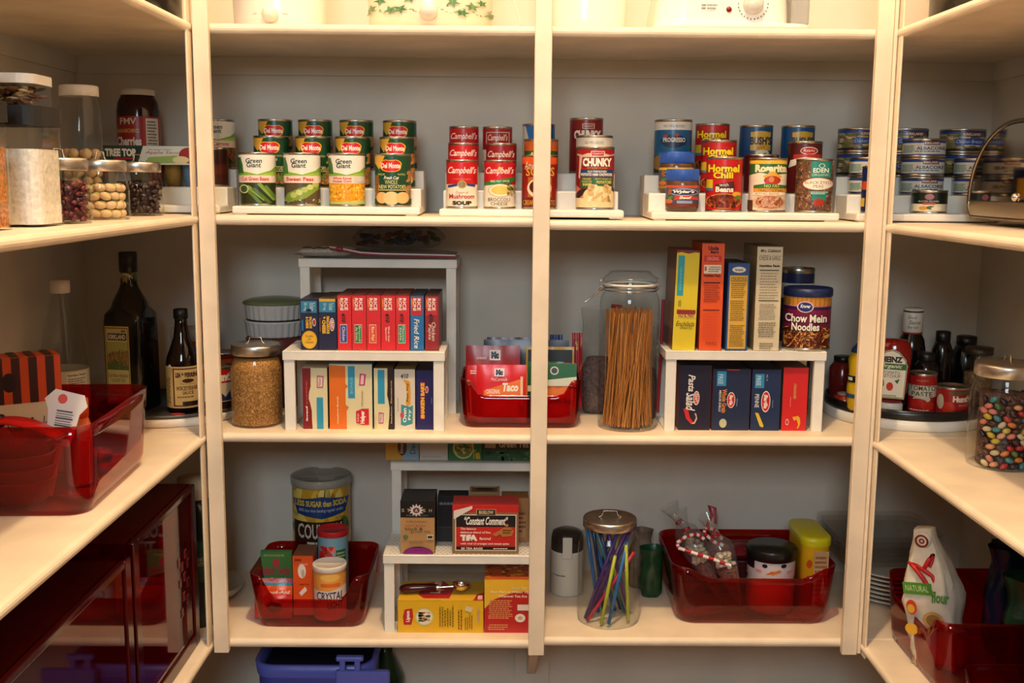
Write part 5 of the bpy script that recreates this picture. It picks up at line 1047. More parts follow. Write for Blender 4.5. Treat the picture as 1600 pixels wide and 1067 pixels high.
# white spatula with hang tag
t = thing('basting_spatula', 'white handled spatula with barcode sticker and orange dot in the red bin', 'spatula', (-.742, -.47, zi+.088), (math.radians(-8), math.radians(12), math.radians(14)))
MB().prism([(-.018, 0), (.018, 0), (.022, .03), (.024, .055), (.034, .070), (.026, .088), (-.020, .092), (-.034, .074), (-.026, .058), (-.022, .03)], -.002, .002, M('#e3dcd6', .4), axis='y').build('tag_card', t, mod={'bevel': .001})
l = MB(); art_flat(l, [E(.42, .86, .13, .09, '#d8401e', 24)]+[R(.32, .22+i*.045, .8-(i % 2)*.04, .22+i*.045+(.012 if i % 3 else .026), '#3a3436') for i in range(10)]+[T('0 26449 0', .36, .12, .78, .17, '#3a3436'), LN(.2, .04, .7, .1, 1, '#6a6466')], (-.03, -.0022, 0), (.056, 0, 0), (0, 0, .09)); l.build('barcode_sticker', t)
MB().tube([(0, 0, .002), (0, .004, -.05), (0, .006, -.085)], .006, M('#e3dcd6', .4)).build('handle', t)
# stack of red silicone bowls
bw = None
for i in range(4):
    m = MB().lathe([(.0001, .002), (.034, .0), (.040, .006), (.050, .034), (.0535, .038), (.0535, .040), (.050, .040), (.037, .008), (.0001, .005)], M('#c4161a', .35), 40)
    L = (-.795, -.49, zi+i*.0215)
    if bw is None: bw = m.build('silicone_bowl', loc=L); put(bw, 'bottom red silicone bowl nested in the left red bin', 'bowl', 'red silicone bowls in the left bin')
    else: piece(bw, L, (0, 0, 0), ('second red silicone bowl from the bottom of the nest', 'third red silicone bowl from the bottom of the nest', 'topmost nested red silicone bowl in the left bin')[i-1], 'bowl', 'red silicone bowls in the left bin')
m = MB(); K = 14; vs = []
for k in range(K+1):
    a = k/K; x_ = -.085+.155*a; z_ = .012+.018*math.sin(a*PI)-.012*a
    for s_ in (-1, 1): vs.append((x_, s_*(.028-.012*a), z_)); vs.append((x_, s_*(.028-.012*a), z_-.004))
fs = []
for k in range(K):
    b_ = 4*k; q = [b_, b_+1, b_+3, b_+2]; q2 = [b_+4, b_+5, b_+7, b_+6]
    for i in range(4): fs.append((q[i], q[(i+1) % 4], q2[(i+1) % 4], q2[i]))
fs += [(0, 1, 3, 2), (4*K, 4*K+2, 4*K+3, 4*K+1)]
put(m.add(vs, fs, M('#d81818', .3), True).build('silicone_strap', loc=(-.775, -.535, zi+.122), rot=(0, 0, -.12)), 'bright red silicone strip draped over the near rim of the left bin', 'kitchen tool')
t = thing('squeeze_bottle', 'orange squeeze bottle with flat cap in the left red bin', 'bottle', (-.742, -.39, zi))
MB().lathe([(.0001, .001), (.022, 0), (.024, .005), (.024, .10), (.019, .118), (.018, .125)], M('#d8703a', .35), 28).build('bottle_body', t)
MB().lathe([(.019, .118), (.0205, .12), (.0205, .150), (.0001, .152)], M('#d8501e', .4), 28).build('cap', t)
t = thing('glass_jar', 'small whitish jar with dark cap at the left edge in the red bin', 'jar', (-.825, -.585+.075, zi+.088), 0)
MB().lathe([(.0001, .001), (.022, 0), (.026, .006), (.026, .022), (.016, .038), (.012, .042)], M('#d8cdbc', .2), 24).build('jar_body', t)
MB().lathe([(.013, .04), (.015, .041), (.015, .058), (.0001, .059)], M('#1c2230', .4), 20).build('cap', t)
for i, (x_, y_, a) in enumerate(((-.712, -.322, .3), (-.766, -.335, 1.2), (-.725, -.285, 2.3), (-.738, -.318, .2))):
    pts = []
    for k in range(20):
        b_ = 2*PI*k/20; r_ = .019*(1+.25*math.cos(5*b_)); pts.append((r_*math.cos(b_), r_*math.sin(b_)))
    m = MB(); n = 20; vs = [(p[0], p[1], z_) for z_ in (0, .02) for p in pts]; m.add(vs, [(k, (k+1) % n, n+(k+1) % n, n+k) for k in range(n)], M('#c4161a', .35), True)
    put(m.build('cookie_cutter', loc=(x_, y_, zi+(.001 if i < 3 else .022)), rot=(.0, 0, a), mod={'solid': .0025}), 'red star-shaped cookie cutter lying in the left red bin', 'cookie cutter', 'red cookie cutters in the left bin')

# ================================================================ shelf 4
z4, z4r = S[4]
# lower left side: two red acrylic drawer boxes
def drawer_box(label, y0, y1, zt, squares):
    t = thing('acrylic_box', label, 'storage box', (-.660, y0, z4)); L = y0-y1; H = zt-z4; Wd = .33
    # local: x towards the wall is negative, y runs from far end (0) to near end (-L)
    MB().box(-.004, -L+.03, .028, 0, -.028, H-.004, REDP).build('front_panel', t)
    MB().box(-Wd, -L, .0, 0, 0, .004, REDP).box(-Wd, -L, H-.004, -.006, 0, H, REDP).box(-Wd, -.004, .004, 0, 0, H-.004, REDP).box(-Wd, -L, .004, 0, -L+.004, H-.004, REDP).box(-Wd, -L+.004, .004, -Wd+.004, -.004, H-.004, REDP).build('shell', t)
    fr = MB(); rm = M('#42060a', .12)
    fr.rbox(-.012, -.028, .0, .004, 0, H, rm, .002).rbox(-.012, -L, .0, .004, -L+.028, H, rm, .002).rbox(-.012, -L+.028, 0, .004, -.028, .028, rm, .002).rbox(-.012, -L+.028, H-.012, .004, -.028, H, rm, .002)
    fr.build('frame', t)
    if squares:
        s = MB(); rd = random.Random(9)
        for (a, b) in ((.055, .15), (.075, .17), (.05, .19), (.09, .195), (.065, .215), (.105, .165), (.085, .13), (.11, .21), (.06, .115), (.10, .10)):
            s.box(.0003, -a-.014, b, .0012, -a, b+.018, M('#8a1216', .3)).box(.0012, -a-.012, b+.002, .0018, -a-.002, b+.016, M('#33070a', .2))
        s.build('square_stickers', t)
    return t
drawer_box('red glossy acrylic box with little square stickers, lowest left shelf by the strip', -.008, -.385, z4+.352, True)
drawer_box('red glossy acrylic box nearest the viewer on the lowest left shelf', -.400, -.93, z4+.335, False)
t = thing('dark_bottle', 'tall dark green bottle in the gap behind the red acrylic box', 'bottle', (-.690, .10, z4))
MB().lathe([(.0001, .001), (.044, 0), (.047, .005), (.047, .25), (.03, .30), (.0001, .30)], M('#0f1a14', .2), 32).build('bottle_body', t)
l = MB(); art_cyl(l, [R(.3, .3, .95, .8, '#1c3a2a'), T('Garden', .4, .5, .9, .6, '#a8a078', rot=90, shear=.3)], .0472, .05, .24, n=32); l.build('paper_label', t)
MB().lathe([(.032, .29), (.036, .292), (.036, .335), (.0001, .337)], M('#cdbfa8', .4), 32).build('cap', t)
put(MB().lathe([(.0001, .002), (.05, .0), (.07, .02), (.075, .032), (.072, .032), (.05, .006), (.0001, .006)], M('#c9c2b4', .3), 36).build('small_dish', loc=(-.70, .245, z4)), 'pale shallow dish behind the left upright strip on the lowest shelf', 'dish')

# left bay, red bin with drink mixes
bx0, bx1 = X(388, .06, 905), X(575, .06, 905); wb = bx1-bx0
yb0 = ya(480, 982, z4)
acrylic_bin('translucent red bin of drink mixes, lowest shelf left bay', ((bx0+bx1)/2, yb0+.110, z4), wb, .232, at(570, 872, y=.17).z-z4, at(480, 935, y=.06).z-z4, taper=.88, cr=.03)
zb_ = z4+.0045
def pk4(*a, **k): return pk(*a, group='drink mix packets in the lowest left bin', **k)
o = cp(409, 458, 862, 945, zb_, .014, '#4f8a44', [LN(.1, .9, .9, .97, 1, '#8fb070'), T('Island Twists', .06, .58, .94, .74, '#c23a50', bold=.04), T('Kool-Aid', .3, .42, .8, .53, '#d8e0d0', bold=.03, shear=.2), E(.5, .8, .12, .08, '#c84a4a'), *SCAT(0, .1, 1, .45, 26, ['#6aa85a', '#3a7038', '#a8c070'], .1, .04)], y=.175, top='#4f8a44', lab='green drink mix packet box standing at the back left of the bin', name='food_carton')
pk4(401, 458, 905, 968, .140, zb_+.014, 'pink drink mix packet behind the orange ones', '#c8607a', [T('Kool-Aid', .2, .84, .85, .94, '#e8dcd0')])
pk4(399, 457, 912, 970, .128, zb_+.010, 'turquoise drink mix packet between pink and orange', '#3a86a0', [])
pk4(402, 457, 917, 974, .114, zb_+.006, 'orange drink mix packet at the front left of the bin', '#e2571e', [T('Kool-Aid', .2, .74, .95, .86, '#f3e8d8', bold=.03, shear=.2), E(.5, .4, .2, .15, '#8a2a12')])
pk4(398, 456, 930, 977, .100, zb_+.002, 'red drink mix packet low against the front of the bin', '#c82a22', [E(.55, .5, .2, .2, '#6a1410')])
cp(459, 491, 868, 955, zb_, .075, '#e0561c', [E(.45, .74, .2, .12, '#efe6da'), E(.5, .70, .08, .07, '#c8b8a0'), P([(.3, .38), (.6, .48), (.7, .42), (.4, .32)], '#efe6da'), T('natural', .35, .84, .75, .88, '#f3d8b8', shear=.3), T('sugar free', .3, .5, .8, .54, '#6a2010', shear=.2), LN(.1, .9, .5, .96, 1, '#8a3012')], y=.125, top='#7a4a34', side='#a8401a', lab='tall orange sweetener box standing in the lowest left bin')
def cyl_tub(l, r, top, z, y, lab, base, art, lidc, lidh=.014, name='drink_canister', group=None, glassy=None):
    a = X(l, y, top+30); b = X(r, y, top+30); R_ = (b-a)/2; h = at((l+r)/2, top, y=y).z-z-.001
    t = thing(name, lab, 'canister', ((a+b)/2, y, z), -math.atan2((a+b)/2, 2.2+y), group)
    MB().lathe([(.0001, .001), (R_*.94, 0), (R_*.95, .003), (R_*.95, h-.004)], M('#b9b2a6', .35, .5), 40).build('tub_body', t)
    lb_ = MB(); art_cyl(lb_, art, R_*.955, .003, h-lidh, n=48, base=base); lb_.build('paper_label', t)
    MB().lathe([(R_*.98, h-lidh), (R_, h-lidh+.001), (R_, h-.002), (R_*.98, h), (R_*.92, h), (R_*.9, h-.003), (.0001, h-.003)], glassy or M(lidc, .4), 40).build('lid', t)
    return t
lem = SCAT(0, .0, 1, 1, 80, ['#e0b832', '#d8a02a', '#4a7a34', '#ecd06a'], .13, .07, 3)
cyl_tub(455, 549, 740, z4, .350, 'large yellow and brown lemonade canister with clear lid behind the red bin', '#c99a2c', lem+[P([(.02, .89), (.5, .93), (.97, .89), (.9, .75), (.5, .71), (.1, .75)], '#1f3f7a'), T('LESS SUGAR than SODA', .06, .83, .92, .89, '#e0c040', bold=.04), T('40% less than leading regular sodas', .12, .77, .86, .81, '#c9cfd8', shear=.2), R(.04, .2, .86, .68, '#3a2015'), T('COUNTRY', .1, .51, .84, .66, '#d9cdb8', bold=.02), T('TIME', .25, .36, .7, .48, '#d9cdb8', bold=.02)], '#cfc6b2', .02, glassy=clear('clear_lid', (.75, .74, .66), 1.45, .12, (.6, .58, .5, .5)))
cyl_tub(496, 545, 824, zb_+.035, .195, 'red-lidded pink lemonade canister in the lowest left bin', '#7fb0c0', SCAT(.05, .2, .6, .85, 30, ['#d84038', '#e87868', '#c83028'], .14, .07, 5)+[R(.58, .55, .9, .78, '#2a6a34'), LN(.6, .58, .88, .75, 3, '#b8c8a0')], '#c42028', .014)
for o in [q for q in COL.objects if q.get('label', '').startswith('red-lidded')]: pass
put(MB().rbox(-.03, -.03, 0, .03, .03, .0345, M('#5a1a1c', .5), .003).build('small_box', loc=(X(520, .195, 900), .195, zb_)), 'small dark box under the red-lidded canister', 'box')
cyl_tub(489, 542, 878, zb_+.001, .122, 'white-lidded orange and white drink mix canister at the front of the bin', '#e4ddd0', [P([(0, .62), (0, 1), (1, 1), (1, .72), (.5, .62)], '#e8a24a'), E(.5, .9, .3, .08, '#f0c060'), R(.22, .70, .8, .78, '#e0702a'), *TO('CRYSTAL', .1, .42, .9, .60, '#2a2f5c', '#e4ddd0', bold=.02, shear=.1), *TO('LIGHT', .42, .24, .88, .40, '#2a2f5c', '#e4ddd0', bold=.02)], '#e6ddd0', .013)

# tea corner
yt = .044
ta0 = X(598, yt, 870); HT = at(700, 868, y=yt).z-z4
wire_shelf(ta0, .082, yt, .15, z4, HT, 'white perforated riser with tea boxes, lowest shelf left bay')
HT2 = at(700, 723, y=.2).z-z4
wire_shelf(X(610, .2, 724), .086, .2, .16, z4, HT2, 'tall white riser at the back of the tea corner')
zt = z4+HT+.0002
GT = 'tea boxes on the lower tea riser'
st = [R(0, .69, 1, 1, '#15110f'), *[P([(.47+.19*math.cos(a*PI/6-.12), .83+.1*math.sin(a*PI/6-.12)), (.47+.22*math.cos(a*PI/6), .83+.125*math.sin(a*PI/6)), (.47+.19*math.cos(a*PI/6+.12), .83+.1*math.sin(a*PI/6+.12)), (.47, .83)], '#d9cfc0') for a in range(12)], E(.47, .83, .16, .085, '#d9cfc0', 24), E(.47, .83, .10, .055, '#6a3a5c', 24), T('S', .04, .80, .12, .86, '#c9b894'), T('T', .2, .80, .28, .86, '#c9b894'), T('S', .66, .80, .74, .86, '#c9b894'), T('H', .84, .80, .92, .86, '#c9b894'), T('A', .43, .80, .51, .86, '#e8e0d0'), T('PREMIUM', .18, .72, .8, .745, '#8a7a5c'),
      T('ORGANIC', .18, .60, .8, .635, '#5a3a24'), T('earl grey', .16, .51, .74, .57, '#b3503a'), T('black &', .14, .45, .66, .51, '#3a2a1c'), T('green tea', .3, .39, .88, .45, '#5a5a3a'), E(.15, .33, .08, .04, '#5a7a50'), R(.78, .28, .96, .37, '#d9cfb8'), R(.8, .3, .94, .35, '#3a2a24'), LN(.25, .2, .75, .26, 2, '#8a6a4a'),
      P([(.52+.44*math.cos(PI*i/24), .002+.14*math.sin(PI*i/24)) for i in range(25)], '#3a1a34'), *[R(.52-.42*math.cos(math.asin((i+.4)/7)), .003+.020*i, .52+.42*math.cos(math.asin((i+.4)/7)), .016+.020*i, '#a52a96') for i in range(0, 6)]]
cp(626, 680, 783, 866, zt, .095, '#b58a58', st, y=yt+.012, top='#15110f', side='#2a1f18', lab='black and kraft tea box with white star emblem and purple tea bags', group=GT)
com = [R(0, .0, 1, 1, '#8a6a4a'), R(0, .86, 1, 1, '#c8261e'), R(.04, .06, .97, .82, '#d9cfb8'), R(.055, .08, .955, .80, '#c8261e'), R(.055, .56, .955, .80, '#1a1412'), R(.055, .08, .955, .15, '#1a1412'), R(.36, .80, .66, .93, '#c9a870'), R(.37, .81, .65, .92, '#2a1f18'), T('BIGELOW', .40, .83, .62, .90, '#d9c49a', bold=.03), T('“Constant Comment”', .18, .60, .84, .78, '#f1e8dc', bold=.03, shear=.35), T('The famous', .12, .50, .36, .545, '#f1e2d2', bold=.02), T('delicious blend of fine', .12, .425, .58, .47, '#f1e2d2', bold=.02), T('TEA', .12, .27, .38, .40, '#f6ecdf', bold=.09), T('flavored', .41, .29, .58, .35, '#f1e2d2', bold=.02), T('with rind of oranges and sweet spice', .12, .18, .86, .235, '#f1e2d2', bold=.02), T('20 TEA BAGS', .13, .09, .46, .135, '#e8ddd0', bold=.04), LN(.62, .095, .88, .13, 1, '#e8ddd0'),
       P([(.02, .72), (.02, .90), (.3, 1.0), (.3, .94)], '#e6d6cc'), P([(.72, .5), (.78, .56), (.88, .56), (.93, .48), (.9, .38), (.76, .36), (.72, .42), (.66, .36), (.6, .42), (.64, .44)], '#b3743a'), E(.82, .60, .03, .03, '#b3743a'), LN(.76, .42, .9, .52, 2, '#5a2a14')]
cp(707, 810.5, 790, 865, zt, .075, '#c8261e', com, y=yt+.014, top='#c8261e', side='#8a1a14', lab='wide red and black tea box with white script and teapot drawing', group=GT)
cp(684, 732, 776, 835, zt, .052, '#14161c', [LN(.05, .8, .95, .9, 1, '#7a7a80'), R(.0, .3, 1, .34, '#2a2e3a')], y=yt+.092, top='#1c1e24', lab='shiny black tea box behind the red tea box', group=GT)
cp(733, 781, 770, 835, zt, .054, '#8a6a40', [R(.05, .0, .95, .9, '#2a2218')], y=yt+.091, top='#a8865a', top_art=[R(.08, .1, .92, .9, '#6a4c2c'), E(.5, .5, .3, .25, '#2a1f18'), R(.1, .75, .9, .85, '#d9c49a')], lab='kraft tea box with dark print on top, behind the red tea box', group=GT)
cp(783, 826, 778, 860, zt, .054, '#a8794a', [R(.1, .1, .9, .6, '#b98a5c'), LN(.1, .2, .9, .7, 5, '#6a4a2c')], y=yt+.092, top='#96683c', lab='kraft brown box half hidden by the middle strip', group=GT)
# boxes on the tall riser
zt2 = z4+HT2+.0002
GU = 'boxes on the tall tea riser'
def top4(l, r, col, art, lab, **k): 
    a = X(l, .225, 710); b = X(r, .225, 710); return carton(a, b-.001, .222, .09, zt2, .075, col, art, lab=lab, group=GU, **k)
top4(603, 655, '#d9a23a', [P([(.5, 0), (1, 0), (1, 1), (.62, 1)], '#8fb4c8'), E(.5, .42, .14, .28, '#5a2a20'), T('Sleepy', .42, .2, .56, .6, '#e8dccb', rot=90), T('Decaf', .74, .2, .9, .8, '#2a4a6c', rot=90)], 'yellow and light blue tea box under the middle shelf')
top4(656, 700, '#cfc9c0', [LN(.1, .1, .9, .14, 1, '#b0a8a0')], 'plain pale box between blue and green tea boxes')
top4(701, 753, '#2f7a3a', [E(.45, .4, .32, .35, '#d9c48a', 28), E(.45, .4, .27, .3, '#6a8a3a', 28), *SCAT(.2, .2, .7, .6, 20, ['#b88a4a', '#d9c070', '#4a7a30'], .08, .04), T('Tea', .72, .05, .96, .35, '#d9b02a', bold=.04)], 'green tea box with round picture under the middle shelf')
top4(754, 828, '#2c5a3a', [R(0, .35, 1, 1, '#3a3428'), T('Green Tea', .35, .42, .98, .62, '#d9d2b8', bold=.02), R(.05, .4, .28, .95, '#b8a68a'), *SCAT(0, 0, 1, .3, 18, ['#4a8050', '#2a5030'], .1, .05)], 'dark green tea box at the right end under the middle shelf')
# under the lower riser
lx0, lx1 = X(622, yt, 988), X(756, yt, 988); lz = at(690, 938, y=.044).z-z4; yl4 = .042
lip = [R(.08, .25, .16, .72, '#c01f24'), P([(.07, .25), (.06, .5), (.08, .72), (.17, .76), (.18, .5), (.16, .28)], '#c01f24'), T('Lipton', .095, .34, .15, .68, '#f3ead8', rot=90, bold=.05), E(.31, .5, .105, .27, '#c9cf9a', 28), E(.31, .5, .09, .23, '#e8e2d0', 28), *SCAT(.24, .35, .38, .65, 20, ['#c8402a', '#3f7a34', '#d8a070', '#2f5a2c'], .04, .05, 4), LN(.48, .18, .66, .85, 6, '#8a6a14', vert=True, seed=4), LN(.7, .1, .76, .9, 2, '#8a5a14', vert=True), LN(.78, .1, .88, .6, 4, '#8a6a14', vert=True), P([(.78, .72), (.86, .65), (.88, .8), (.8, .86)], '#d9c9a0'), LN(.92, .3, .97, .9, 1, '#c8a070', vert=True)]
lt = [R(.0, .0, 1, 1, '#d8a826'), P([(.22, .3), (.3, .9), (.5, 1.0), (.64, .6), (.6, .1), (.3, .1)], '#b01a20'), T('Lipton', .36, .35, .52, .95, '#efe0c0', rot=90, bold=.05), P([(.88, 0), (.92, .3), (1, .4), (1, 0)], '#b01a20'), T('100', .93, .05, .99, .25, '#f0e4d0', rot=90, bold=.05)]
put(carton(lx0, lx1-.0015, yl4, .115, z4, lz, '#e2b01c', lip, top='#d8a826', side='#6a4a20', top_art=lt, lab='large yellow tea box under the lower tea riser'), None, None, 'boxes under the tea riser')
tx1 = X(830, .05, 985)
tas = [P([(0, .45), (.2, .62), (.5, .72), (.75, .78), (1, .76), (1, 0), (0, 0)], '#b8201c'), T('Enjoy The', .58, .80, .9, .86, '#e8d0a0', bold=.02), T("Best Part of Wakin' Up", .14, .73, .95, .79, '#f3dcae', bold=.02), T('Wherever You Are', .3, .66, .9, .71, '#f0e2cc', bold=.02), LN(.08, .26, .6, .62, 10, '#d8905a'), R(.70, .42, 1, .53, '#e2d6c4'), E(.76, .28, .11, .08, '#e8dccb'), E(.76, .28, .05, .035, '#c8a090'), LN(.08, .05, .5, .17, 3, '#d8905a')]
put(carton(lx1+.001, tx1, .044, .11, z4, at(790, 903, y=.05).z-z4, '#e8b42c', tas, top='#b8501c', side='#b8201c', top_art=SCAT(0, .1, 1, .9, 30, ['#e0a82c', '#7a1a12'], .06, .06), lab='red and yellow coffee box beside the yellow tea box'), None, None, 'boxes under the tea riser')
# scoop on the yellow box
scx = X(665, .07, 915); scz = z4+lz+.0010
t = thing('ice_cream_scoop', 'ice cream scoop with dark red handle lying on the yellow tea box', 'scoop', (X(624, .075, 918), .078, scz+.0115), (0, math.radians(-1.5), math.radians(3)))
MB().tube([(0, 0, 0), (.004, 0, 0), (.012, 0, 0), (.03, 0, .001), (.055, 0, .001), (.078, 0, 0), (.083, 0, 0)], [.004, .008, .0105, .0105, .0095, .0088, .0075], M('#4a0c10', .15), 16).build('handle', t)
MB().tube([(.083, 0, 0), (.088, 0, 0)], .0078, CHROME, 16).tube([(.088, 0, 0), (.12, 0, .001)], .003, CHROME, 10).build('neck', t)
sc_ = MB(); pr_ = [(.019*math.sin(PI/2*i/8), -.019*math.cos(PI/2*i/8)) for i in range(9)]; sc_.lathe([(max(r_, .0001), z_) for r_, z_ in pr_], CHROME, 28).build('bowl', t, loc=(.138, 0, .009), rot=(math.radians(-8), math.radians(6), 0), mod={'solid': .001})

# right bay of shelf 4
gx = X(886, .265, 880)
t = thing('coffee_grinder', 'cream coffee grinder with smoky lid beside the middle upright strip', 'grinder', (gx, .268, z4r), -.05)
gR = .0405
MB().lathe([(.0001, .001), (gR*.93, .0), (gR, .006), (gR*.99, .105), (gR*.97, .110), (.0001, .110)], M('#d8d0c0', .4), 40).build('motor_housing', t)
MB().lathe([(gR*.96, .110), (gR*.95, .142), (gR*.86, .154), (gR*.5, .160), (.0001, .161)], clear('smoky', (.35, .3, .26), 1.45, .06, (.08, .06, .05, .35)), 40).build('lid', t)
MB().rbox(-.0115, -.0435, .098, .0115, -.0365, .150, M('#ddd5c5', .4), .002).build('switch_bar', t)
l = MB(); art_cyl(l, [R(.10, .50, .14, .525, '#4a4238'), T('KRUPS', .17, .498, .45, .527, '#2a2622', bold=.06)], gR*1.001, 0, .105, n=40); l.build('lettering', t)
# straw jar
sR = (X(1001, .12, 900)-X(903, .12, 900))/2-.001; syj = ya(951, 985, z4r)+sR; sxj = X(951, syj, 900)
hj = at(957, 812, y=syj-.02).z-z4r
t = lid_jar('glass jar of colourful drinking straws under an aluminium lid', (sxj, syj, z4r), sR, hj, lidr=.86, lidh=.019, hh=.014, shoulder=.2)
sc = [('purple', '#4a2f7a'), ('blue', '#2a6aa8'), ('yellow green', '#b4bf3a'), ('pink red', '#c0284c'), ('navy', '#24304f'), ('violet', '#6a3a7c'), ('teal', '#2a6a74')]
ss = [(-.75, -.45, .80, -.45, 3, .62), (-.3, -.75, .15, -.55, 2, .60), (-.05, -.8, .55, -.55, 1, .72), (.65, -.5, .50, -.6, 2, .70), (-.8, -.2, .2, -.6, 0, .80), (-.7, 0, .5, -.5, 5, .8), (-.55, .2, .75, -.25, 0, .85), (.6, .2, -.5, -.5, 6, .8), (.3, .5, -.7, -.2, 1, .85), (-.1, .6, -.6, -.3, 4, .82), (.75, .1, -.1, -.4, 5, .8), (.5, .5, -.4, .2, 0, .84), (-.5, .5, .1, .3, 4, .83), (.1, .3, .8, .1, 3, .84), (-.3, .3, -.8, .1, 1, .82), (.2, .7, .3, .2, 2, .76), (.7, .4, -.3, .4, 4, .85), (-.65, -.45, .45, -.5, 0, .78), (.75, .2, .6, .3, 2, .74), (-.2, .1, .4, -.2, 5, .83)]
rf = {3: -.62}
for i, (x0_, y0_, x1_, y1_, c, hh) in enumerate(ss[:13]+ss[14:16]):
    q = sR*.93; p0 = (x0_*q, y0_*q, .004+.001*i % .004); p1 = (x1_*q, y1_*q, hj*min(.93, hh*1.12))
    nm_, hexc = sc[c]
    m = MB().tube([p0, p1], .0039, M(hexc, .3), 10, False)
    put(m.build('drinking_straw', loc=(sxj, syj, z4r+.001), mod={'solid': .0004}), f'{nm_} drinking straw leaning in the glass jar', 'straw', f'{nm_} straws in the jar')
t = upright_bag('snack_bag', 'green and pale folded bag behind the straw jar', (X(1018, .25, 880), .25, z4r), .055, .05, .12, M('#1c4426', .35, 0, 'crumple'), None, 31, .9, body='bag_body')
upright_bag('tea_light_bag', 'beige bag top tied at the neck behind the straw jar', (X(1004, .30, 850), .31, z4r), .07, .06, .145, M('#8a7460', .45, 0, 'crumple'), None, 33, .5, body='bag_body')

# big red bin right bay
cx0, cx1 = X(1050, .1, 880), X(1306, .1, 880); wc = cx1-cx0; yc0 = ya(1170, 975, z4r); dc = .27
acrylic_bin('large translucent red bin of candy and cocoa, lowest shelf right bay', ((cx0+cx1)/2, yc0+dc/2-.01, z4r), wc, dc, at(1290, 878, y=.115).z-z4r, at(1180, 898, y=.095).z-z4r, taper=.92, cr=.04)
zc = z4r+.0045
cR = (X(1243, .17, 880)-X(1167, .17, 880))/2; sx_ = X(1205, .17, 880); shh = at(1205, 852, y=.17).z-zc
t = thing('snowman_tin', 'white cocoa jar with snowman face and black hat lid in the red bin', 'jar', (sx_, .172, zc), -math.atan2(sx_, 2.37))
MB().lathe([(.0001, .001), (cR*.86, 0), (cR*.96, .01), (cR*.96, shh*.45), (cR*.90, shh*.5), (cR*.96, shh*.56), (cR*.97, shh*.86)], M('#ddd8d4', .35), 44).build('jar_body', t)
MB().lathe([(cR*.99, shh*.83), (cR*1.02, shh*.84), (cR*1.02, shh*.97), (cR*.98, shh), (.0001, shh)], M('#17191a', .3), 44).build('lid', t)
l = MB(); art_cyl(l, [R(-.0, .50, .17, 1.1, '#2a1418'), E(.38, .78, .055, .11, '#1a1c1e'), E(.76, .82, .055, .11, '#1a1c1e'), P([(.72, .56), (.52, .52), (.56, .38), (.4, .3)], '#e07a2a'), P([(.45, .38), (.68, .62), (.72, .5), (.55, .32)], '#e07a2a'), E(.26, .45, .06, .09, '#e08a8a'), E(.88, .45, .06, .09, '#e08a8a')], cR*.975, shh*.56, shh*.84, n=44); l.build('painted_face', t)
# yellow container
yx = X(1254, .19, 880)+.017; yw = .036
t = thing('drink_container', 'yellow oblong container with bright yellow lid at the right end of the bin', 'container', (yx, .205, zc), .0)
hy = at(1258, 846, y=.14).z-zc
rg = rr(.066, .15, .028, 6, 3); n = len(rg)
MB().add([(p[0]*.95, p[1]*.95, 0) for p in rg]+[(p[0], p[1], hy) for p in rg], [(i, (i+1) % n, n+(i+1) % n, n+i) for i in range(n)]+[list(range(n))[::-1]], M('#e0b41c', .35), True).build('tub_body', t)
MB().add([(p[0]*1.05, p[1]*1.03, hy-.010) for p in rg]+[(p[0]*1.07, p[1]*1.04, hy) for p in rg]+[(p[0]*1.05, p[1]*1.03, hy+.009) for p in rg]+[(p[0]*.9, p[1]*.95, hy+.011) for p in rg], [(k*n+i, k*n+(i+1) % n, (k+1)*n+(i+1) % n, (k+1)*n+i) for k in range(3) for i in range(n)]+[list(range(3*n, 4*n))], M('#d8cf1c', .3), True).build('lid', t)
l = MB(); art_flat(l, [R(.30, .0, .98, 1, '#c9a274'), LN(.34, .1, .94, .92, 9, '#8a6040'), E(.1, .75, .13, .08, '#c8501c'), E(.08, .45, .12, .07, '#c8301c')], (-.024, -.0752, .03), (.05, 0, 0), (0, 0, hy-.05)); l.build('paper_label', t)
# candy cones
def cone_bag(loc, rot, lab, seed):
    t = thing('candy_cone_bag', lab, 'candy bag', loc, rot, 'clear cone bags of cocoa and marshmallows')
    t.scale = (1.22, 1.22, 1.12)
    MB().lathe([(.0005, 0), (.012, .05), (.022, .10), (.027, .125), (.024, .150), (.010, .168), (.006, .175), (.012, .195), (.020, .215)], FILM, 28).build('bag_film', t)
    MB().lathe([(.0005, .004), (.011, .05), (.0195, .095), (.0001, .096)], M('#7a4430', .8, 0, 'cereal'), 24).build('cocoa', t)
    rd = random.Random(seed); m = MB()
    for i in range(46):
        a = rd.uniform(0, 2*PI); r_ = rd.uniform(.006, .0155); m.ball((r_*math.cos(a), r_*math.sin(a), .100+rd.uniform(0, .03)), .0052, .0052, .0048, M(rd.choice(['#e8dac0', '#dcc8a8']), .6), 8)
    o = m.build('mini_marshmallows', t); o['kind'] = 'stuff'
    MB().lathe([(.0075, .170), (.0085, .173), (.0075, .176)], M('#a81a28', .4), 14).build('ribbon', t)
    return t
cone_bag((X(1120, .13, 960)+.02, .150, zc+.012), (math.radians(-12), math.radians(-27), 0), 'clear cone bag with marshmallows at the left of the red bin, further left', 1)
cone_bag((X(1150, .13, 960)+.012, .125, zc+.010), (math.radians(-6), math.radians(-20), .3), 'clear cone bag with marshmallows nearer the snowman jar', 2)
cone_bag((X(1100, .2, 960)+.045, .225, zc+.015), (math.radians(-15), math.radians(-30), .2), 'clear cone bag lying at the back left of the red bin', 3)
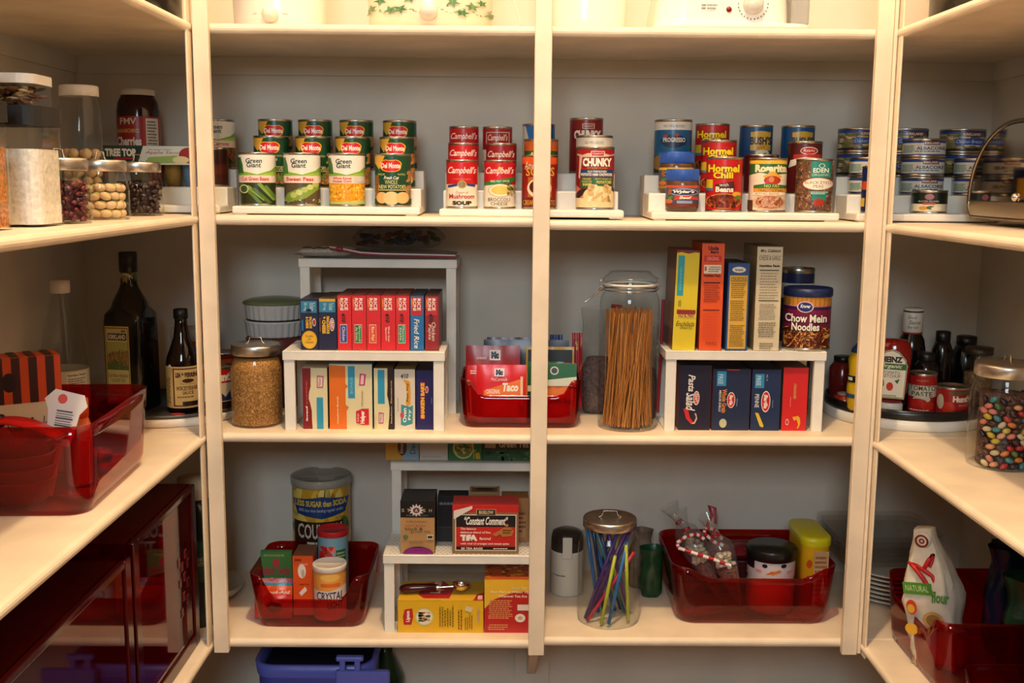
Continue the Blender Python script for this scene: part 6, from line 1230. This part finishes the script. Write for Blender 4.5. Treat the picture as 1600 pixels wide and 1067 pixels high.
def cane(pts, lab):
    P_ = [at(px, py, y=y) for px, py, y in pts]; m = MB(); rd_, wt = M('#c8202a', .25), M('#efe4dc', .25)
    Q = []
    for i in range(len(P_)-1):
        for k in range(3): Q.append(P_[i].lerp(P_[i+1], k/3))
    Q.append(P_[-1])
    for i in range(len(Q)-1):
        m.tube([Q[i], Q[i+1]], .0042, rd_ if i % 2 else wt, 8, True)
    put(m.build('candy_cane'), lab, 'candy cane', 'candy canes in the red bin')
cane([(1100, 842, .13), (1088, 834, .13), (1072, 838, .125), (1058, 848, .12), (1060, 856, .115), (1090, 866, .105), (1115, 874, .10), (1142, 884, .095)], 'red and white candy cane laid across the left cone bag')
cane([(1128, 842, .16), (1118, 828, .16), (1104, 824, .16), (1100, 832, .155), (1114, 846, .15), (1130, 852, .145)], 'red and white candy cane hook behind the cone bags')
put(MB().tube([at(1105, 822, y=.2), at(1112, 805, y=.2), at(1108, 790, y=.2), at(1117, 794, y=.2), at(1118, 818, y=.2)], .004, M('#a82038', .35), 8).build('ribbon_bow'), 'pink red ribbon end sticking up from the red bin', 'ribbon')
pillow(.15, .09, .03, M('#7a1420', .3, 0, 'crumple'), seed=12, lump=.5).build('candy_pouch', loc=(X(1150, .26, 850), .285, zc+.085))
put([o for o in COL.objects if o.name.startswith('candy_pouch')][0], 'dark red crumpled candy pouch at the back of the red bin', 'pouch')
put(MB().rbox(-.07, -.035, 0, .07, .035, .083, M('#4a1418', .4), .004).build('candy_box', loc=(X(1150, .26, 850), .285, zc)), 'dark red box under the crumpled candy pouch', 'box')

# right corner of shelf 4: clear trays and plates
def tray(loc, w_, d, h, lab, rz=0):
    ring = rr(w_, d, .03, 5, 6); n = len(ring); pr_ = [(0, .82), (h*.92, .95), (h*.94, 1.0), (h, 1.02)]
    vs = [(x_*s_, y_*s_*(1 if s_ < .99 else 1), z_) for z_, s_ in pr_ for x_, y_ in ring]
    return put(MB().add(vs, [(k*n+i, k*n+(i+1) % n, (k+1)*n+(i+1) % n, (k+1)*n+i) for k in range(3) for i in range(n)]+[list(range(n))[::-1]], clear('tray_plastic', (.86, .86, .84), 1.5, .05, (.5, .48, .44, .05)), False).build('plastic_tray', loc=loc, rot=(0, 0, rz)), lab, 'tray', 'clear trays in the right corner')
for i in range(3): tray((.905, .275, z4r+.095+.012*i), .25, .20, .055, ('lowest clear plastic tray in the right corner stack', 'middle clear plastic tray in the right corner stack', 'topmost clear plastic tray in the right corner stack')[i])
pr_ = [(.0001, .002), (.06, 0), (.068, .003), (.105, .014), (.108, .017), (.105, .018), (.066, .007), (.0001, .006)]
pl = None
for i in range(7):
    m = MB().lathe(pr_, M('#cfc6b8', .3), 48) if pl is None else None
    L = (.94, .26, z4r+i*.0105)
    lb = f'white dinner plate, {("lowest", "second", "third", "fourth", "fifth", "sixth", "topmost")[i]} in the stack under the clear trays'
    if pl is None: pl = m.build('dinner_plate', loc=L); put(pl, lb, 'plate', 'plates in the right corner')
    else: piece(pl, L, (0, 0, 0), lb, 'plate', 'plates in the right corner')
# right side unit, lowest: red bins and bags
acrylic_bin('translucent red bin with a rolled flour bag on the lowest right shelf', (.992, -.110, z4r), .30, .30, .150, .112, rz=math.radians(-90), taper=.93, cr=.03)
fb = thing('flour_bag', 'white printed flour bag rolled shut and tied with a red bow', 'bag', (.905, -.125, z4r+.012), (math.radians(4), math.radians(-9), math.radians(-38)))
m = MB(); n = 32; K = 16; vs = []
for k in range(K+1):
    f = k/K; s_ = 1 if f < .6 else 1-.5*((f-.6)/.3)**1.3 if f < .9 else .5-.12*(f-.9)/.1
    for i in range(n):
        a = 2*PI*i/n; ca, sa = math.cos(a), math.sin(a)
        x_ = .050*s_*math.copysign(abs(ca)**.6, ca); y_ = .042*s_*math.copysign(abs(sa)**.6, sa)
        q = 1+.22*noise.noise(Vector((ca*2, sa*2, f*5)))+.12*noise.noise(Vector((ca*6, sa*6, f*14)))
        vs.append((x_*q, y_*q, f*.285))
m.add(vs, [(k*n+i, k*n+(i+1) % n, (k+1)*n+(i+1) % n, (k+1)*n+i) for k in range(K) for i in range(n)]+[list(range(n))[::-1], list(range(K*n, K*n+n))], M('#d8cdb8', .6, 0, 'paper'), True)
m.build('paper_bag', fb)
sw = MB().lathe([(.0001, .012), (.012, .012), (.017, .009), (.018, 0), (.017, -.012)], M('#d8cdb8', .6, 0, 'paper'), 24, axis='y')
art_flat(sw, [E(.5, .5, .40, .40, '#7a1418'), E(.5, .5, .28, .28, '#d8cdb8'), E(.5, .5, .17, .17, '#7a1418'), E(.5, .5, .07, .07, '#d8cdb8')], (-.017, -.0122, -.017), (.034, 0, 0), (0, 0, .034)); sw.build('rolled_top', fb, loc=(.0, -.014, .266))
l = MB(); art_flat(l, [R(.0, .84, .7, 1.0, '#4f8a2c'), T('NATURAL', .06, .88, .62, .96, '#c8dca0'), T('flour', .66, .74, 1.1, .9, '#4a8a34', shear=.3, bold=.03), E(.16, .66, .13, .10, '#c83a1c'), E(.14, .64, .09, .06, '#d8a83a'), E(.66, .5, .26, .12, '#b8935a'), E(.66, .5, .18, .08, '#8a6a34'), E(.1, .36, .16, .08, '#e0a838'), P([(.3, .1), (.5, .22), (.62, .12), (.42, .0)], '#d8702a')], (-.042, -.0500, .03), (.082, 0, 0), (0, .003, .155)); l.build('front_print', fb)
MB().tube([(-.01, -.030, .212), (.004, -.036, .206), (.016, -.034, .196), (.022, -.038, .17), (.03, -.04, .145)], .0045, M('#c41c18', .5), 8).tube([(-.012, -.030, .213), (-.026, -.036, .222), (-.012, -.040, .208), (.0, -.040, .19), (.012, -.042, .165)], .0045, M('#c41c18', .5), 8).tube([(.0, -.032, .210), (.014, -.036, .232), (.020, -.03, .24), (.012, -.03, .214)], .0045, M('#c41c18', .5), 8).build('red_bow', fb)
def dark_bag(loc, w_, d, h, col, lab, seed, rz=0):
    t = upright_bag('chip_bag', lab, loc, w_, d, h, M(col, .25, 0, 'crumple'), None, seed, .85, rot=rz, body='bag_body'); return t
dark_bag((1.04, -.205, z4r+.01), .10, .08, .215, '#12402a', 'dark green foil bag beside the white flour bag', 51)
dark_bag((1.06, -.08, z4r+.01), .10, .08, .235, '#0f1f3a', 'navy foil bag at the back of the right red bin', 52)
t = dark_bag((1.03, -.415, z4r), .17, .11, .235, '#0e1c38', 'large navy bag with white print on the lowest right shelf', 53)
l = MB(); art_flat(l, [R(0, 0, .04, .7, '#8a929c'), R(0, .68, .5, .70, '#8a929c'), T('CO', .2, .8, .8, .98, '#a8aab0', bold=.06), E(.5, .45, .3, .12, '#6a7a98'), T('SALT', .3, .42, .7, .5, '#a8b0bc')], (-.06, -.062, .06), (.11, 0, 0), (0, 0, .15)); l.build('front_print', t)
dark_bag((1.075, -.31, z4r), .09, .08, .25, '#5a1c14', 'dark red and tan snack bag behind the navy bag', 54)
acrylic_bin('translucent red bin closest to the viewer on the lowest right shelf', (1.0, -.475, z4r), .30, .29, .10, .075, rz=math.radians(-90), taper=.93, cr=.03)

# ================================================================ shelf 1: appliances, only their feet in view
z1 = S[1][0]
def appliance(l, r, y, H, lab, col, name='slow_cooker', cat='slow cooker', sx=1):
    a, b = X(l, y, 20), X(r, y, 20); R_ = (b-a)/2
    t = thing(name, lab, cat, ((a+b)/2, y, z1), -math.atan2((a+b)/2, 2.2+y))
    MB().lathe([(.0001, .001), (R_*.93, 0), (R_*.97, .006), (R_*.985, .02), (R_, .06), (R_*1.0, H*.9), (R_*.97, H*.97), (R_*.9, H), (.0001, H)], M(col, .22), 64).build('outer_shell', t)
    MB().lathe([(R_*.9, H), (R_*.86, H+.012), (R_*.5, H+.035), (.0001, H+.04)], GLASS, 48).build('glass_lid', t)
    return t, R_
t, r_ = appliance(366, 509, .145, .20, 'white round slow cooker with knob on the top shelf, left bay', '#efe8dc')
MB().lathe([(.0001, .020), (.008, .019), (.0155, .012), (.017, .003), (.017, 0)], M('#e9dfcf', .3), 28, axis='y').build('control_knob', t, loc=(-.020, -r_*.985, .024))
l = MB(); art_cyl(l, [T('OFF', .22, .12, .26, .135, '#6a6058'), R(.52, .125, .58, .13, '#6a6058')], r_*1.002, 0, .2, n=64); l.build('dial_marks', t)
t, r_ = appliance(576, 770, .160, .19, 'cream slow cooker with green ivy pattern on the top shelf', '#efe2c8')
ivy = []; rd = random.Random(5)
for i in range(13):
    u = .03+i*.079; v = .24+.07*math.sin(i*1.9); s_ = .050+.018*rd.random(); vs_ = s_*1.05
    pts = [(u+s_*q*math.sin(a+i), v+vs_*q*math.cos(a+i)*.8) for q, a in ((1, 0), (.45, .5), (.9, 1.1), (.4, 1.7), (.85, 2.3), (.3, PI), (.85, -2.3), (.4, -1.7), (.9, -1.1), (.45, -.5))]
    if .40 < u < .60: continue
    ivy += [P([(u+(x_-u)*1.15, v+(y_-v)*1.15) for x_, y_ in pts], '#b9c09a'), P(pts, '#3f7a4c' if i % 2 else '#5a8a5c'), R(u-.001, v-vs_*.7, u+.001, v+vs_*.7, '#a8b890')]
for i in range(12): ivy.append(E(.03+i*.085, .20+.04*math.sin(i*3), .006, .009, '#6a3040', 8))
for i in range(30): ivy.append(R(.01+i*.033, .18+.03*math.sin(i*.9), .035+i*.033, .184+.03*math.sin(i*.9+.5), '#7a9a6a'))
l = MB(); art_cyl(l, ivy, r_*1.001, .0, .18, n=64); l.build('ivy_pattern', t)
MB().lathe([(.0001, .020), (.008, .019), (.0165, .012), (.018, .003), (.018, 0)], M('#e9dfcf', .3), 28, axis='y').build('control_knob', t, loc=(-.004, -r_*.985, .030))
put(MB().tube([(X(800, .10, 0), .10, z1+.085), (X(804, .10, 0), .10, z1+.06), (X(811, .10, 0), .10, z1+.03), (X(815, .10, 0), .10, z1+.0022), (X(815, .13, 0), .13, z1+.0022), (X(790, .2, 0), .2, z1+.0022)], .0022, M('#e6dccb', .4), 8).build('power_cord'), 'cream power cord hanging down behind the ivy slow cooker', 'cord')
t, r_ = appliance(850, 979, .13, .22, 'plain white round appliance on the top shelf just right of the middle strip', '#f1ebe0', 'slow_cooker', 'appliance')
ax0, ax1 = X(1025, .02, 20), X(1275, .02, 20)
t = thing('food_steamer', 'white food steamer with round dial and red light on the top shelf', 'steamer', (ax0, .015, S[1][1])); W_ = ax1-ax0
rg = rr(W_, .26, .05, 8, 4); n = len(rg)
MB().add([(p[0]+W_/2, p[1]+.13, 0) for p in rg]+[(p[0]+W_/2, p[1]+.13, .009) for p in rg]+[(p[0]*.985+W_/2, p[1]*.985+.13, .011) for p in rg], [(k*n+i, k*n+(i+1) % n, (k+1)*n+(i+1) % n, (k+1)*n+i) for k in range(2) for i in range(n)]+[list(range(n))[::-1], list(range(2*n, 3*n))], M('#f1ebe0', .25), True).build('base_tray', t)
rg = rr(W_*.86, .24, .06, 10, 4); n = len(rg)
MB().add([(p[0]*f*(1 if p[0] > 0 else g)+W_*.44, p[1]*f+.13, z_) for z_, f, g in ((.011, 1, 1), (.05, .985, .985), (.10, .955, .95), (.14, .9, .9)) for p in rg], [(k*n+i, k*n+(i+1) % n, (k+1)*n+(i+1) % n, (k+1)*n+i) for k in range(3) for i in range(n)]+[list(range(3*n, 4*n))], M('#f3eee4', .22), True).build('housing', t)
MB().rbox(W_*.872, .03, .011, W_*.985, .22, .13, clear('water_window', (.8, .82, .82), 1.4, .1, (.5, .52, .54, .4)), .006).build('water_window', t)
dx_ = at(1177, 6, y=.024).x-ax0; dz_ = at(1177, 6, y=.024).z-S[1][1]
MB().lathe([(.0001, .018), (.015, .017), (.019, .012), (.0205, 0)], M('#d9d4ca', .25), 36, axis='y').build('timer_dial', t, loc=(dx_, .0108, dz_))
dm = MB()
for i in range(14):
    a = PI*1.0+PI*i/13; dm.box(dx_+.030*math.cos(a)-.0010, .0085, dz_+.030*math.sin(a)-.0014, dx_+.030*math.cos(a)+.0010, .0095, dz_+.030*math.sin(a)+.0014, M('#5a5a60'))
art_flat(dm, [LN(0, .1, .3, .9, 2, '#6a6a70'), LN(.35, .1, 1, .9, 2, '#8a8a90')], (at(1098, 15, y=.01).x-ax0, .0088, at(1098, 15, y=.01).z-S[1][1]), (.032, 0, 0), (0, 0, .016)); dm.build('dial_marks', t)
lx_ = at(1140, 14, y=.02); MB().lathe([(.0001, .004), (.004, .0035), (.0058, 0)], M('#7a0c14', .15), 20, axis='y').build('indicator_light', t, loc=(lx_.x-ax0, .0105, lx_.z-S[1][1]))
for nm_, x_, lb in (('stock_pot', -.80, 'black pot at the left end of the top shelf, only its side in view'), ('stock_pot', 1.0, 'black pot at the right end of the top shelf, only its side in view')):
    t = thing(nm_, lb, 'pot', (x_, .02, z1))
    MB().lathe([(.0001, .001), (.13, 0), (.14, .008), (.142, .17), (.146, .174), (.14, .178), (.136, .01), (.0001, .008)], M('#121110', .25), 48).build('pot_body', t)
    MB().tube([(.14, -.03, .13), (.17, -.03, .13), (.17, .03, .13), (.14, .03, .13)], .006, M('#1a1816', .4)).build('handle', t); MB().tube([(-.14, -.03, .13), (-.17, -.03, .13), (-.17, .03, .13), (-.14, .03, .13)], .006, M('#1a1816', .4)).build('handle', t)

# ================================================================ below: blue tub
tb = .12
p0 = at(392, 1035, y=tb); p1 = at(622, 1035, y=tb); tw_ = p1.x-p0.x
zt0 = at(500, 1046, y=tb).z
t = thing('ice_cooler', 'blue plastic cooler with lighter folding handle below the lowest shelf', 'cooler', ((p0.x+p1.x)/2-.03, tb, 0))
cw_ = tw_*.80; rg = rr(cw_, .20, .04, 6, 3); n = len(rg)
MB().add([(p[0]*.92, p[1]*.92+.12, .0) for p in rg]+[(p[0], p[1]+.12, zt0) for p in rg], [(i, (i+1) % n, n+(i+1) % n, n+i) for i in range(n)]+[list(range(n))[::-1]], M('#4650b0', .35), True).build('tub_body', t)
MB().add([(p[0]*1.02, p[1]*1.02+.12, zt0-.03) for p in rg]+[(p[0]*1.05, p[1]*1.04+.12, zt0) for p in rg]+[(p[0]*.97, p[1]*.97+.12, zt0+.002) for p in rg]+[(p[0]*.95, p[1]*.95+.12, zt0-.03) for p in rg], [(k*n+i, k*n+(i+1) % n, (k+1)*n+(i+1) % n, (k+1)*n+i) for k in range(3) for i in range(n)], M('#5f69cc', .3), True).build('rim', t)
MB().add([(p[0]*.94, p[1]*.94+.12, zt0-.028) for p in rg], [list(range(n))], M('#12142c', .5)).build('lining', t)
MB().add([(x_*cw_*.48, .196, z_) for x_, z_ in ((-1, zt0-.01), (1, zt0-.01), (1, zt0+.05), (-1, zt0+.05))], [(0, 1, 2, 3)], M('#151838', .4)).build('lid_back', t, mod={'solid': .006})
h0 = at(530, 1040, y=tb-.015); hd = MB(); lx = h0.x-t.location.x; lz_ = h0.z
MB_c = M('#6b74d4', .3)
hd.rbox(lx-.01, -.018, zt0-.030, lx+.115, .0, zt0+.004, MB_c, .006, 3)
hd.rbox(lx, -.014, zt0+.002, lx+.013, -.002, zt0+.030, MB_c, .003).rbox(lx+.034, -.014, zt0+.002, lx+.047, -.002, zt0+.030, MB_c, .003).rbox(lx-.008, -.016, zt0+.026, lx+.055, .0, zt0+.038, MB_c, .004)
hd.build('handle', t)
t = thing('green_bottle', 'dark green bottle standing behind the blue cooler', 'bottle', (X(600, .34, 1060), .365, 0))
MB().lathe([(.0001, 0), (.045, 0), (.047, .006), (.047, .30), (.02, .36), (.016, .40), (.0001, .40)], M('#1a3a20', .15), 28).build('bottle_body', t)
MB().lathe([(.0165, .37), (.018, .372), (.018, .41), (.0001, .412)], M('#b9b89a', .4), 20).build('cap', t)
